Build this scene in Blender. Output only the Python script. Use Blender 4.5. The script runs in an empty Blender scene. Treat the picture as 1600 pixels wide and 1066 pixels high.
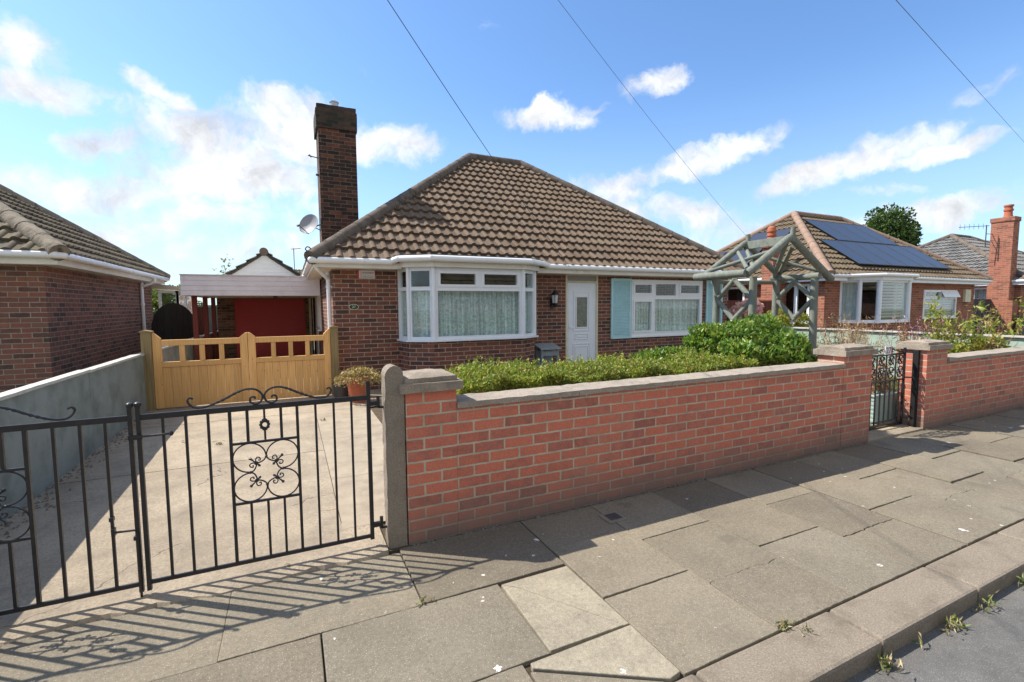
import bpy, bmesh, math, random
import numpy as np
from mathutils import Vector, Matrix
random.seed(7); RNG = np.random.default_rng(11)
SC = bpy.context.scene
COL = SC.collection
R = math.radians
# ------------------------------------------------------------------ helpers
def tag(o, label=None, cat=None, group=None, kind=None):
    if label: o['label'] = label
    if cat: o['category'] = cat
    if group: o['group'] = group
    if kind: o['kind'] = kind
    return o
def thing(name, label, cat, loc=(0, 0, 0), group=None):
    o = bpy.data.objects.new(name, None); COL.objects.link(o)
    o.location = loc; o.empty_display_size = .1
    return tag(o, label, cat, group)
def origin_of(o):
    v = Vector((0, 0, 0))
    while o is not None:
        v += o.location; o = o.parent
    return v
class MB:
    """collects faces in world metres; build() links them as ONE mesh object"""
    def __init__(s): s.v = []; s.f = []; s.t = []
    def face(s, pts, tint=None):
        n = len(s.v); s.v.extend([tuple(p) for p in pts]); s.f.append(tuple(range(n, n + len(pts))))
        s.t.append(random.random() if tint is None else tint)
    def poly(s, vs, fs, tint=None):
        n = len(s.v); s.v.extend([tuple(p) for p in vs]); t = random.random() if tint is None else tint
        for f in fs: s.f.append(tuple(n + i for i in f)); s.t.append(t)
    def box(s, x0, x1, y0, y1, z0, z1, tint=None):
        s.poly([(x0,y0,z0),(x1,y0,z0),(x1,y1,z0),(x0,y1,z0),(x0,y0,z1),(x1,y0,z1),(x1,y1,z1),(x0,y1,z1)],
               [(0,3,2,1),(4,5,6,7),(0,1,5,4),(1,2,6,5),(2,3,7,6),(3,0,4,7)], tint)
    def obox(s, o, u, v, w, tint=None):
        """box from corner o along three edge vectors"""
        o, u, v, w = map(Vector, (o, u, v, w))
        if u.cross(v).dot(w) < 0: u, v = v, u
        p = [o, o+u, o+u+v, o+v, o+w, o+u+w, o+u+v+w, o+v+w]
        s.poly(p, [(0,3,2,1),(4,5,6,7),(0,1,5,4),(1,2,6,5),(2,3,7,6),(3,0,4,7)], tint)
    def bar(s, a, b, w, d, up=(0, 0, 1), tint=None):
        """rectangular bar from a to b, w across, d along the up-ish side"""
        a, b = Vector(a), Vector(b); t = (b-a); L = t.length; t = t/L
        u = Vector(up); x = t.cross(u)
        if x.length < 1e-4: x = t.cross(Vector((0, 1, 0)))
        x.normalize(); y = x.cross(t).normalized()
        s.obox(a - x*w/2 - y*d/2, t*L, x*w, y*d, tint)
    def prism(s, pts, e, tint=None):
        """polygon extruded along e"""
        pts = [Vector(p) for p in pts]; e = Vector(e); n = len(pts)
        nn = Vector((0, 0, 0))
        for i in range(n): nn += pts[i].cross(pts[(i+1) % n])
        if nn.dot(e) > 0: pts = pts[::-1]
        vs = pts + [p + e for p in pts]
        fs = [tuple(range(n)), tuple(range(2*n-1, n-1, -1))] + [(i, i+n, (i+1) % n + n, (i+1) % n) for i in range(n)]
        s.poly(vs, fs, tint)
    def tube(s, pts, r, n=7, caps=True, tint=None):
        pts = [Vector(p) for p in pts]; m = len(pts)
        rs = r if isinstance(r, (list, tuple)) else [r]*m
        T = []
        for i in range(m):
            a = pts[max(i-1, 0)]; b = pts[min(i+1, m-1)]; T.append((b-a).normalized())
        x = T[0].cross(Vector((0, 0, 1)))
        if x.length < .05: x = T[0].cross(Vector((0, 1, 0)))
        x.normalize(); vs = []; fs = []
        for i in range(m):
            x = (x - T[i]*x.dot(T[i])); x.normalize(); y = T[i].cross(x)
            for k in range(n):
                a = 2*math.pi*k/n
                vs.append(pts[i] + (x*math.cos(a) + y*math.sin(a))*rs[i])
        for i in range(m-1):
            for k in range(n):
                fs.append((i*n+k, i*n+(k+1) % n, (i+1)*n+(k+1) % n, (i+1)*n+k))
        if caps:
            fs.append(tuple(range(n-1, -1, -1))); fs.append(tuple((m-1)*n+k for k in range(n)))
        s.poly(vs, fs, tint)
    def lathe(s, prof, c, n=16, tint=None, axis=(0, 0, 1)):
        c = Vector(c); ax = Vector(axis).normalized()
        x = ax.cross(Vector((0, 1, 0)));
        if x.length < .1: x = ax.cross(Vector((1, 0, 0)))
        x.normalize(); y = ax.cross(x); vs = []; fs = []
        for r, z in prof:
            for k in range(n):
                a = 2*math.pi*k/n; vs.append(c + (x*math.cos(a) + y*math.sin(a))*r + ax*z)
        m = len(prof)
        for i in range(m-1):
            for k in range(n): fs.append((i*n+k, i*n+(k+1) % n, (i+1)*n+(k+1) % n, (i+1)*n+k))
        fs.append(tuple(range(n-1, -1, -1))); fs.append(tuple((m-1)*n+k for k in range(n)))
        s.poly(vs, fs, tint)
    def build(s, name, mat, parent=None, smooth=False, bevel=0, origin=None, auto=None):
        return link_mesh(name, s.v, s.f, s.t, mat, parent, smooth, bevel, origin, auto)
def link_mesh(name, v, f, t, mat, parent=None, smooth=False, bevel=0, origin=None, auto=None):
    off = origin_of(parent) if parent is not None else Vector(origin if origin is not None else (0, 0, 0))
    me = bpy.data.meshes.new(name)
    me.from_pydata([(a[0]-off.x, a[1]-off.y, a[2]-off.z) for a in v], [], f)
    at = me.attributes.new('tint', 'FLOAT', 'FACE'); at.data.foreach_set('value', t)
    uv = me.uv_layers.new(name='UVMap'); data = np.zeros(len(me.loops)*2, dtype=np.float32)
    for p in me.polygons:
        n = p.normal
        if abs(n.z) > .8: tx, ty = Vector((1, 0, 0)), Vector((0, 1, 0))
        else:
            tx = Vector((-n.y, n.x, 0)).normalized()
            if abs(tx.x) > abs(tx.y): tx = tx if tx.x > 0 else -tx
            else: tx = tx if tx.y > 0 else -tx
            ty = Vector((0, 0, 1))
        for li in p.loop_indices:
            q = Vector(v[me.loops[li].vertex_index])
            data[2*li] = q.dot(tx); data[2*li+1] = q.dot(ty)
    uv.data.foreach_set('uv', data)
    if smooth: me.polygons.foreach_set('use_smooth', [True]*len(me.polygons))
    me.materials.append(mat); me.update()
    o = bpy.data.objects.new(name, me); COL.objects.link(o)
    if parent is not None: o.parent = parent
    else: o.location = off
    if auto:
        for p in me.polygons: p.use_smooth = True
        try: me.set_sharp_from_angle(angle=R(auto))
        except Exception: pass
    if bevel:
        b = o.modifiers.new('bevel', 'BEVEL'); b.width = bevel; b.segments = 2; b.limit_method = 'ANGLE'; b.angle_limit = R(40)
    return o
def copy_tree(o, loc=None, parent=None):
    c = o.copy(); COL.objects.link(c)
    if parent is not None: c.parent = parent
    if loc is not None: c.location = loc
    for ch in list(o.children): copy_tree(ch, None, c)
    return c
# ------------------------------------------------------------------ materials
class NT:
    def __init__(s, name):
        s.m = bpy.data.materials.new(name); s.m.use_nodes = True; s.t = s.m.node_tree
        s.b = s.t.nodes['Principled BSDF']; s.out = s.t.nodes['Material Output']
    def n(s, typ, **kw):
        x = s.t.nodes.new(typ)
        for k, val in kw.items(): setattr(x, k, val)
        return x
    def l(s, a, b): s.t.links.new(a, b)
    def pos(s): return s.n('ShaderNodeNewGeometry').outputs['Position']
    def noise(s, scale, detail=4, rough=.55, vec=None, dist=0, stretch=None):
        x = s.n('ShaderNodeTexNoise'); x.inputs['Scale'].default_value = scale; x.inputs['Detail'].default_value = detail
        x.inputs['Roughness'].default_value = rough; x.inputs['Distortion'].default_value = dist
        v = vec if vec is not None else s.pos()
        if stretch:
            mp = s.n('ShaderNodeMapping'); mp.inputs['Scale'].default_value = stretch; s.l(v, mp.inputs['Vector']); v = mp.outputs[0]
        s.l(v, x.inputs['Vector']); return x.outputs['Fac']
    def ramp(s, fac, stops, interp='LINEAR'):
        x = s.n('ShaderNodeValToRGB'); x.color_ramp.interpolation = interp; e = x.color_ramp.elements
        while len(e) < len(stops): e.new(.5)
        for i, (p, c) in enumerate(stops):
            e[i].position = p
            if not isinstance(c, (tuple, list)): c = (c, c, c)
            e[i].color = (c[0], c[1], c[2], 1)
        s.l(fac, x.inputs[0]); return x.outputs[0]
    def mix(s, fac, a, b, mode='MIX'):
        x = s.n('ShaderNodeMix'); x.data_type = 'RGBA'; x.blend_type = mode
        for i, q in ((0, fac), (6, a), (7, b)):
            if hasattr(q, 'links') or isinstance(q, bpy.types.NodeSocket): s.l(q, x.inputs[i])
            elif i == 0: x.inputs[0].default_value = q
            else: x.inputs[i].default_value = (q[0], q[1], q[2], 1)
        return x.outputs[2]
    def math(s, op, a, b=0., clamp=False):
        x = s.n('ShaderNodeMath', operation=op); x.use_clamp = clamp
        for i, q in ((0, a), (1, b)):
            if isinstance(q, bpy.types.NodeSocket): s.l(q, x.inputs[i])
            else: x.inputs[i].default_value = q
        return x.outputs[0]
    def bump(s, h, strength=.3, dist=.01, prev=None):
        x = s.n('ShaderNodeBump'); x.inputs['Strength'].default_value = strength; x.inputs['Distance'].default_value = dist
        s.l(h, x.inputs['Height'])
        if prev is not None: s.l(prev, x.inputs['Normal'])
        return x.outputs[0]
    def tint(s):
        x = s.n('ShaderNodeAttribute'); x.attribute_name = 'tint'; return x.outputs['Fac']
    def done(s, color=None, rough=None, normal=None, spec=None, metal=None):
        for nm, q in (('Base Color', color), ('Roughness', rough), ('Normal', normal), ('Specular IOR Level', spec), ('Metallic', metal)):
            if q is None: continue
            if isinstance(q, bpy.types.NodeSocket): s.l(q, s.b.inputs[nm])
            elif isinstance(q, (tuple, list)): s.b.inputs[nm].default_value = (q[0], q[1], q[2], 1)
            else: s.b.inputs[nm].default_value = q
        return s.m
def sc(c, k): return tuple(min(1, x*k) for x in c)
def plain(name, c, rough=.7, var=.12, scale=5, spec=.3, metal=0, bump=.0, bscale=60, dirt=None, dscale=3, dlo=.55, dhi=.75, stretch=None, tintvar=0):
    m = NT(name)
    col = m.ramp(m.noise(scale, 5, .6, stretch=stretch), [(.3, sc(c, 1-var)), (.7, sc(c, 1+var))])
    if tintvar:
        col = m.mix(1, col, m.ramp(m.tint(), [(0, 1-tintvar), (1, 1.0)]), 'MULTIPLY')
    if dirt: col = m.mix(m.ramp(m.noise(dscale, 6, .65), [(dlo, 0), (dhi, 1)]), col, dirt)
    nb = m.bump(m.noise(bscale, 4), bump, .01) if bump else None
    rr = m.ramp(m.noise(scale*3, 3), [(.3, max(0, rough-.08)), (.7, min(1, rough+.08))])
    return m.done(col, rr, nb, spec, metal)
def brick(name, stops, mortar, w=.2275, h=.0742, off=(0, 0), grime=None, lowband=None, bs=.5, wob=.004, moss=None, ms=.0062):
    m = NT(name)
    uv = m.n('ShaderNodeTexCoord').outputs['UV']
    mp = m.n('ShaderNodeMapping'); mp.inputs['Location'].default_value = (off[0], off[1], 0); m.l(uv, mp.inputs['Vector'])
    nz = m.n('ShaderNodeTexNoise'); nz.inputs['Scale'].default_value = 22; nz.inputs['Detail'].default_value = 3; m.l(mp.outputs[0], nz.inputs['Vector'])
    sub = m.n('ShaderNodeVectorMath', operation='SUBTRACT'); m.l(nz.outputs['Color'], sub.inputs[0]); sub.inputs[1].default_value = (.5, .5, .5)
    scl = m.n('ShaderNodeVectorMath', operation='SCALE'); m.l(sub.outputs[0], scl.inputs[0]); scl.inputs['Scale'].default_value = wob*2
    add = m.n('ShaderNodeVectorMath', operation='ADD'); m.l(mp.outputs[0], add.inputs[0]); m.l(scl.outputs[0], add.inputs[1])
    def bt(ms, sm):
        b = m.n('ShaderNodeTexBrick'); b.offset = .5; m.l(add.outputs[0], b.inputs['Vector'])
        for k, val in (('Scale', 1), ('Mortar Size', ms), ('Mortar Smooth', sm*.5), ('Bias', 0), ('Brick Width', w), ('Row Height', h)): b.inputs[k].default_value = val
        b.inputs['Color1'].default_value = (0, 0, 0, 1); b.inputs['Color2'].default_value = (1, 1, 1, 1); b.inputs['Mortar'].default_value = (.5, .5, .5, 1)
        return b
    b = bt(ms, .25)
    rnd = m.math('ADD', b.outputs['Color'], m.math('MULTIPLY', m.math('SUBTRACT', m.noise(18, 6, .7), .5), .95), True)
    col = m.ramp(rnd, stops)
    fine = m.ramp(m.noise(130, 5, .75), [(.3, .72), (.7, 1.2)])
    col = m.mix(1, col, fine, 'MULTIPLY')
    mcol = m.ramp(m.noise(9, 5, .6), [(.3, sc(mortar, .75)), (.7, sc(mortar, 1.15))])
    fac = m.math('GREATER_THAN', b.outputs['Fac'], .45)
    fac = b.outputs['Fac']
    col = m.mix(fac, col, mcol)
    if grime:
        gc, sca, lo, hi, k = grime
        g = m.ramp(m.noise(sca, 6, .7), [(lo, 0), (hi, k)])
        col = m.mix(g, col, gc)
    if lowband:       # soil splash along the foot of the wall
        lc, z0, z1, k = lowband
        sx = m.n('ShaderNodeSeparateXYZ'); m.l(m.pos(), sx.inputs[0])
        zz = m.math('ADD', sx.outputs[2], m.math('MULTIPLY', m.math('SUBTRACT', m.noise(3.5, 5, .7), .5), .22))
        mr = m.n('ShaderNodeMapRange'); m.l(zz, mr.inputs[0]); mr.inputs[1].default_value = z0; mr.inputs[2].default_value = z1; mr.inputs[3].default_value = k; mr.inputs[4].default_value = 0
        col = m.mix(mr.outputs[0], col, lc)
    hgt = m.math('SUBTRACT', 1.0, b.outputs['Fac'])
    nb = m.bump(hgt, .8, .008)
    nb = m.bump(m.noise(120, 5, .7), .35, .004, nb)
    return m.done(col, .88, nb, .25)
def leafmat(name, stops, trans=.25, rough=.5, spec=.4):
    m = NT(name)
    col = m.ramp(m.tint(), stops)
    col = m.mix(1, col, m.ramp(m.noise(2.5, 4), [(.3, .75), (.7, 1.15)]), 'MULTIPLY')
    m.done(col, rough, None, spec)
    tr = m.n('ShaderNodeBsdfTranslucent'); m.l(m.mix(1, col, (1.25, 1.3, .7), 'MULTIPLY'), tr.inputs[0])
    mx = m.n('ShaderNodeMixShader'); mx.inputs[0].default_value = trans
    m.l(m.b.outputs[0], mx.inputs[1]); m.l(tr.outputs[0], mx.inputs[2]); m.l(mx.outputs[0], m.out.inputs[0])
    return m.m
def glassmat(name, tintc=(.9, .95, .95), body=.06):
    m = NT(name)
    lw = m.n('ShaderNodeLayerWeight'); lw.inputs[0].default_value = .5; fr = m.math('ADD', .05, m.math('MULTIPLY', m.math('POWER', lw.outputs['Facing'], 4.0), .9))
    g = m.n('ShaderNodeBsdfGlossy'); g.inputs['Roughness'].default_value = .02; g.inputs[0].default_value = (1, 1, 1, 1)
    t = m.n('ShaderNodeBsdfTransparent'); t.inputs[0].default_value = (*tintc, 1)
    mx = m.n('ShaderNodeMixShader'); m.l(fr, mx.inputs[0]); m.l(t.outputs[0], mx.inputs[1]); m.l(g.outputs[0], mx.inputs[2])
    m.l(mx.outputs[0], m.out.inputs[0]); return m.m
M = {}
M['brick_house'] = brick('dark_red_brick', [(0, (.085, .052, .043)), (.3, (.15, .068, .052)), (.6, (.215, .084, .058)), (.85, (.27, .105, .066)), (1, (.145, .085, .064))], (.44, .345, .28), grime=((.06, .04, .035), 1.4, .55, .8, .45))
M['brick_wall'] = brick('street_red_brick', [(0, (.34, .135, .10)), (.2, (.51, .168, .112)), (.55, (.62, .195, .122)), (.8, (.57, .18, .112)), (1, (.41, .152, .115))], (.52, .43, .315), h=.0761, off=(-.635+.2275*4, .0), grime=((.42, .27, .20), 2.6, .5, .78, .4), lowband=((.19, .145, .115), .02, .30, .85), ms=.0072)
M['brick_left'] = brick('brown_red_brick', [(0, (.10, .065, .055)), (.35, (.20, .098, .076)), (.65, (.27, .11, .08)), (.88, (.22, .125, .092)), (1, (.31, .125, .088))], (.38, .31, .25), grime=((.07, .055, .05), 1.1, .5, .8, .4))
M['brick_right'] = brick('orange_red_brick', [(0, (.20, .075, .05)), (.4, (.33, .11, .065)), (.7, (.40, .14, .08)), (1, (.30, .12, .085))], (.40, .30, .22))
M['brick_chim'] = brick('sooty_brick', [(0, (.03, .022, .02)), (.4, (.065, .037, .03)), (.75, (.115, .05, .036)), (1, (.21, .085, .05))], (.20, .155, .12), grime=((.028, .024, .022), 1.6, .4, .72, .65))
M['brick_garage'] = brick('mottled_garage_brick', [(0, (.09, .06, .05)), (.5, (.19, .12, .085)), (1, (.26, .16, .11))], (.28, .24, .2))
def tilemat(name, stops, lichen, moss, mk):
    m = NT(name)
    col = m.ramp(m.math('ADD', m.tint(), m.math('MULTIPLY', m.math('SUBTRACT', m.noise(2.2, 5, .6), .5), .5), True), stops)
    col = m.mix(m.ramp(m.noise(9, 7, .8), [(.58, 0), (.72, .5)]), col, moss)
    v = m.n('ShaderNodeTexVoronoi'); v.inputs['Scale'].default_value = 5.5; m.l(m.pos(), v.inputs['Vector'])
    sp = m.math('LESS_THAN', m.math('ADD', v.outputs['Distance'], m.math('MULTIPLY', m.noise(3, 3), .25)), .165)
    col = m.mix(m.math('MULTIPLY', sp, .8), col, lichen)
    col = m.mix(1, col, m.ramp(m.noise(90, 4, .7), [(.3, .8), (.7, 1.15)]), 'MULTIPLY')
    nb = m.bump(m.noise(110, 5, .7), .4, .006)
    return m.done(col, .92, nb, .2)
M['tile'] = tilemat('concrete_roof_tile', [(0, (.135, .096, .066)), (.4, (.165, .118, .082)), (.7, (.185, .135, .094)), (1, (.15, .115, .084))], (.40, .36, .31), (.105, .085, .066), 0)
M['tile_moss'] = tilemat('mossy_roof_tile', [(0, (.095, .075, .052)), (.4, (.15, .125, .09)), (.8, (.18, .15, .10)), (1, (.11, .10, .068))], (.36, .35, .28), (.06, .06, .035), 1)
M['tile_right'] = tilemat('sandy_roof_tile', [(0, (.125, .092, .06)), (.4, (.16, .12, .08)), (.8, (.18, .14, .092)), (1, (.14, .112, .074))], (.4, .37, .3), (.10, .085, .055), 0)
M['tile_grey'] = tilemat('grey_roof_tile', [(0, (.13, .125, .12)), (.5, (.18, .175, .165)), (1, (.22, .21, .195))], (.5, .48, .44), (.15, .14, .12), 0)
M['ridge'] = plain('ridge_tile_concrete', (.15, .12, .095), .9, .3, 6, .2, bump=.5, bscale=60, dirt=(.07, .06, .045), dscale=5, dlo=.5, dhi=.7)
M['ridge_pale'] = plain('pale_ridge_mortar', (.25, .21, .16), .92, .3, 7, .2, bump=.9, bscale=35, dirt=(.11, .095, .07), dscale=9, dlo=.52, dhi=.68)
M['ridge_pink'] = plain('pinkish_ridge_tile', (.28, .19, .14), .9, .15, 5, .2, bump=.3)
M['white'] = plain('white_upvc', (.83, .86, .90), .32, .03, 3, .45)
M['fascia'] = plain('cream_painted_fascia', (.76, .73, .65), .5, .08, 4, .4, dirt=(.42, .36, .26), dscale=2.5, dlo=.6, dhi=.8)
M['gutter'] = plain('white_gutter_plastic', (.84, .85, .85), .35, .05, 4, .45, dirt=(.45, .42, .36), dscale=4, dlo=.62, dhi=.8)
M['lead'] = plain('dark_lead_flashing', (.06, .065, .07), .6, .2, 8, .4)
M['doorwhite'] = plain('white_door_panel', (.80, .85, .92), .35, .03, 3, .45)
M['cream'] = plain('cream_paint', (.66, .62, .46), .55, .1, 6, .3)
M['teal'] = plain('pale_turquoise_paint', (.46, .72, .78), .5, .06, 7, .35, dirt=(.37, .62, .64), dscale=12, dlo=.5, dhi=.8)
M['glass'] = glassmat('window_glass')
M['frost'] = plain('obscure_glass', (.18, .2, .17), .25, .3, 25, .6)
M['grey_board'] = plain('grey_transom_board', (.33, .32, .31), .5, .08, 30, .4, stretch=(1, 1, 12))
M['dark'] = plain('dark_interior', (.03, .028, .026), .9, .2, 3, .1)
M['blackiron'] = plain('black_painted_iron', (.018, .018, .02), .38, .3, 20, .5, bump=.15, bscale=120, dirt=(.05, .035, .025), dscale=18, dlo=.66, dhi=.78)
M['sooty'] = brick('sooty_head_brick', [(0, (.03, .028, .024)), (.5, (.055, .045, .036)), (.85, (.085, .055, .042)), (1, (.12, .065, .045))], (.075, .068, .055), grime=((.03, .034, .027), 2.5, .4, .7, .8))
M['steel'] = plain('dull_flue_steel', (.45, .45, .44), .4, .15, 10, .5, metal=.9)
M['aluminium'] = plain('grey_aluminium', (.4, .4, .42), .45, .1, 10, .5, metal=.6)
M['dish'] = plain('pale_grey_dish', (.30, .295, .31), .5, .08, 6, .4, dirt=(.30, .27, .25), dscale=14, dlo=.5, dhi=.8)
M['darkplastic'] = plain('dark_grey_plastic', (.06, .06, .065), .5, .2, 12, .4)
M['terracotta'] = plain('terracotta_clay', (.42, .13, .07), .8, .12, 8, .25)
M['redpaint'] = plain('red_door_paint', (.52, .055, .065), .45, .1, 4, .4, stretch=(1, 1, 10))
M['redwood'] = plain('red_brown_stained_wood', (.20, .05, .04), .65, .2, 6, .3, stretch=(6, 6, .6))
M['ragfence'] = plain('weathered_red_brown_fence', (.17, .06, .045), .8, .2, 6, .2, stretch=(8, 8, .5), tintvar=.3)
M['blackfence'] = plain('black_stained_boards', (.036, .032, .03), .8, .3, 7, .2, stretch=(12, 12, .5), tintvar=.4)
M['darkfence'] = plain('dark_grey_fence_boards', (.10, .095, .11), .85, .25, 7, .2, stretch=(10, 10, .6), tintvar=.4)
M['panelwall'] = plain('grey_green_painted_concrete', (.25, .28, .255), .85, .1, 4, .2, bump=.3, bscale=70, dirt=(.15, .17, .15), dscale=2.6, dlo=.46, dhi=.7, stretch=(1, 1, .35))
M['panelcap'] = plain('pale_weathered_capping', (.52, .50, .44), .9, .15, 9, .2, bump=.4)
M['greenpanel'] = plain('pale_green_painted_concrete', (.33, .42, .34), .85, .15, 6, .2, bump=.3, dirt=(.24, .29, .24), dscale=4, dlo=.55, dhi=.75)
M['siding'] = plain('white_painted_boards', (.80, .78, .83), .55, .05, 3, .35, dirt=(.66, .63, .66), dscale=5, dlo=.5, dhi=.8)
M['sidingblue'] = plain('bluish_white_cladding', (.80, .85, .90), .5, .05, 3, .35)
M['wire'] = plain('grey_overhead_cable', (.09, .095, .11), .6, .1, 5, .3)
M['cable'] = plain('black_cable', (.02, .02, .022), .6, .1, 5, .3)
M['gatepostwood'] = plain('weathered_green_post', (.27, .20, .10), .85, .3, 5, .2, stretch=(9, 9, .5), bump=.3, bscale=50)
M['blackpost'] = plain('black_post_paint', (.015, .014, .014), .6, .3, 10, .3)
M['pergola'] = plain('grey_green_stained_timber', (.19, .205, .17), .8, .18, 7, .2, bump=.4, bscale=50, dirt=(.12, .13, .10), dscale=8, dlo=.55, dhi=.75, stretch=(3, 3, 1))
M['standgrey'] = plain('slate_grey_board', (.27, .315, .345), .6, .15, 10, .3)
M['planterteal'] = plain('pale_green_planter', (.34, .44, .40), .5, .1, 6, .35)
M['curtain'] = plain('white_curtain', (.62, .63, .62), .9, .08, 5, .1)
M['blind'] = plain('grey_slat_blind', (.50, .52, .52), .6, .06, 6, .3)
M['bark'] = plain('branch_bark', (.085, .06, .042), .95, .3, 12, .1, bump=.6, bscale=40)
M['twig'] = plain('dry_twig', (.20, .14, .09), .95, .3, 12, .1)
M['soil'] = plain('dry_soil', (.10, .075, .052), .95, .3, 9, .1, bump=.8, bscale=30)
M['pathpave'] = plain('path_concrete', (.37, .305, .225), .92, .18, 3, .2, bump=.6, bscale=90, dirt=(.24, .205, .16), dscale=5, dlo=.48, dhi=.75)
M['backland'] = plain('back_garden_ground', (.16, .15, .09), .95, .3, 1.5, .1)
M['plaque_green'] = plain('dark_green_enamel', (.02, .05, .025), .35, .1, 6, .5)
M['plaque_text'] = plain('cream_enamel', (.72, .72, .5), .4, .03, 6, .4)
M['sign_white'] = plain('white_sign_face', (.74, .70, .69), .5, .03, 6, .4)
M['sign_red'] = plain('red_sign_print', (.45, .05, .05), .5, .05, 6, .4)
M['sign_dark'] = plain('grey_sign_print', (.16, .15, .18), .5, .05, 6, .4)
M['lampglass'] = plain('pale_lantern_glass', (.6, .62, .64), .15, .05, 4, .6)
# aggregate concrete (post, caps, copings)
def aggregate(name, c, lo=.55, moss=None, k=1.0):
    m = NT(name)
    col = m.ramp(m.noise(120, 6, .8), [(.3, sc(c, .55)), (.5, c), (.7, sc(c, 1.5))])
    v = m.n('ShaderNodeTexVoronoi'); v.inputs['Scale'].default_value = 90; m.l(m.pos(), v.inputs['Vector'])
    col = m.mix(m.ramp(v.outputs['Distance'], [(.1, .5), (.3, 0)]), col, sc(c, 1.7))
    col = m.mix(m.ramp(m.noise(5, 6, .7), [(.48, 0), (.7, .6)]), col, sc(c, .5))
    if moss: col = m.mix(m.ramp(m.noise(4, 5, .7), [(.5, 0), (.66, .7)]), col, moss)
    nb = m.bump(m.noise(140, 6, .8), .7*k, .006); nb = m.bump(m.noise(14, 4), .4, .01, nb)
    return m.done(col, .95, nb, .15)
M['concpost'] = aggregate('exposed_concrete', (.27, .225, .175))
M['cap'] = aggregate('weathered_cap_concrete', (.33, .275, .215), moss=(.15, .125, .095))
M['coping'] = aggregate('weathered_coping_concrete', (.34, .29, .235))
M['coping'].name = 'weathered_coping_concrete'
# paving slabs
def slabmat():
    m = NT('paving_slab_concrete')
    t = m.tint()
    base = m.ramp(t, [(0, (.165, .138, .10)), (.3, (.21, .178, .128)), (.6, (.242, .206, .148)), (.86, (.19, .168, .128)), (.9, (.36, .315, .23)), (1, (.39, .34, .247))], 'LINEAR')
    col = m.mix(m.ramp(m.noise(1.3, 7, .7), [(.38, 0), (.7, .7)]), base, (.13, .112, .086))
    col = m.mix(m.ramp(m.noise(3.1, 7, .75), [(.5, 0), (.72, .5)]), col, (.225, .198, .15))
    col = m.mix(1, col, m.ramp(m.noise(230, 5, .85), [(.28, .5), (.5, 1.0), (.72, 1.55)]), 'MULTIPLY')
    col = m.mix(1, col, m.ramp(m.noise(46, 6, .8), [(.3, .74), (.5, 1), (.7, 1.2)]), 'MULTIPLY')
    va = m.n('ShaderNodeTexVoronoi'); va.inputs['Scale'].default_value = 75; m.l(m.pos(), va.inputs['Vector'])
    col = m.mix(m.ramp(va.outputs['Distance'], [(.10, .75), (.2, 0)]), col, (.46, .40, .31))
    # pale spatters and dark lichen spots
    for sc_, th, cc, kk in ((3.6, .10, (.70, .68, .62), .9), (7.0, .085, (.64, .62, .56), .8), (1.9, .17, (.13, .115, .09), .45), (13, .12, (.10, .09, .07), .5), (21, .16, (.13, .12, .09), .35)):
        v = m.n('ShaderNodeTexVoronoi'); v.inputs['Scale'].default_value = sc_; m.l(m.pos(), v.inputs['Vector'])
        sp = m.math('LESS_THAN', m.math('ADD', v.outputs['Distance'], m.math('MULTIPLY', m.math('SUBTRACT', m.noise(sc_*5, 5, .7), .42), .5)), th)
        gate = m.math('GREATER_THAN', m.noise(sc_*.37, 2), .5)
        col = m.mix(m.math('MULTIPLY', m.math('MULTIPLY', sp, gate), kk), col, cc)
    nb = m.bump(m.noise(240, 5, .8), .45, .004); nb = m.bump(m.noise(7, 5), .35, .02, nb)
    return m.done(col, .9, nb, .2)
M['slab'] = slabmat()
def drivemat():
    m = NT('driveway_concrete')
    col = m.ramp(m.noise(.9, 6, .6), [(.3, (.36, .295, .215)), (.55, (.475, .39, .285)), (.8, (.54, .45, .33))])
    col = m.mix(1, col, m.ramp(m.noise(60, 7, .9), [(.3, .42), (.5, 1.0), (.7, 1.35)]), 'MULTIPLY')
    col = m.mix(m.ramp(m.noise(2.4, 7, .75), [(.44, 0), (.7, .75)]), col, (.25, .212, .165))
    v = m.n('ShaderNodeTexVoronoi'); v.inputs['Scale'].default_value = 45; m.l(m.pos(), v.inputs['Vector'])
    col = m.mix(m.ramp(v.outputs['Distance'], [(.08, .45), (.28, 0)]), col, (.22, .17, .12))
    v2 = m.n('ShaderNodeTexVoronoi'); v2.feature = 'DISTANCE_TO_EDGE'; v2.inputs['Scale'].default_value = .75; m.l(m.pos(), v2.inputs['Vector'])
    ad_ = m.n('ShaderNodeVectorMath', operation='ADD'); nn_ = m.n('ShaderNodeTexNoise'); nn_.inputs['Scale'].default_value = 3; nn_.inputs['Detail'].default_value = 6; m.l(m.pos(), nn_.inputs['Vector']); m.l(m.pos(), ad_.inputs[0])
    sv_ = m.n('ShaderNodeVectorMath', operation='SCALE'); sv_.inputs['Scale'].default_value = .5; m.l(nn_.outputs['Color'], sv_.inputs[0]); m.l(sv_.outputs[0], ad_.inputs[1]); m.l(ad_.outputs[0], v2.inputs['Vector'])
    crk = m.math('MULTIPLY', m.math('LESS_THAN', v2.outputs['Distance'], .0035), m.math('GREATER_THAN', m.noise(.8, 2), .52))
    col = m.mix(m.math('MULTIPLY', crk, .7), col, (.10, .085, .065))
    v3 = m.n('ShaderNodeTexVoronoi'); v3.inputs['Scale'].default_value = 2.6; m.l(m.pos(), v3.inputs['Vector'])
    blot = m.math('LESS_THAN', m.math('ADD', v3.outputs['Distance'], m.math('MULTIPLY', m.noise(9, 5, .7), .35)), .24)
    col = m.mix(m.math('MULTIPLY', blot, .3), col, (.20, .17, .13))
    nb = m.bump(m.noise(75, 6, .85), 1.0, .012)
    return m.done(col, .93, nb, .15)
M['drive'] = drivemat()
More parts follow.
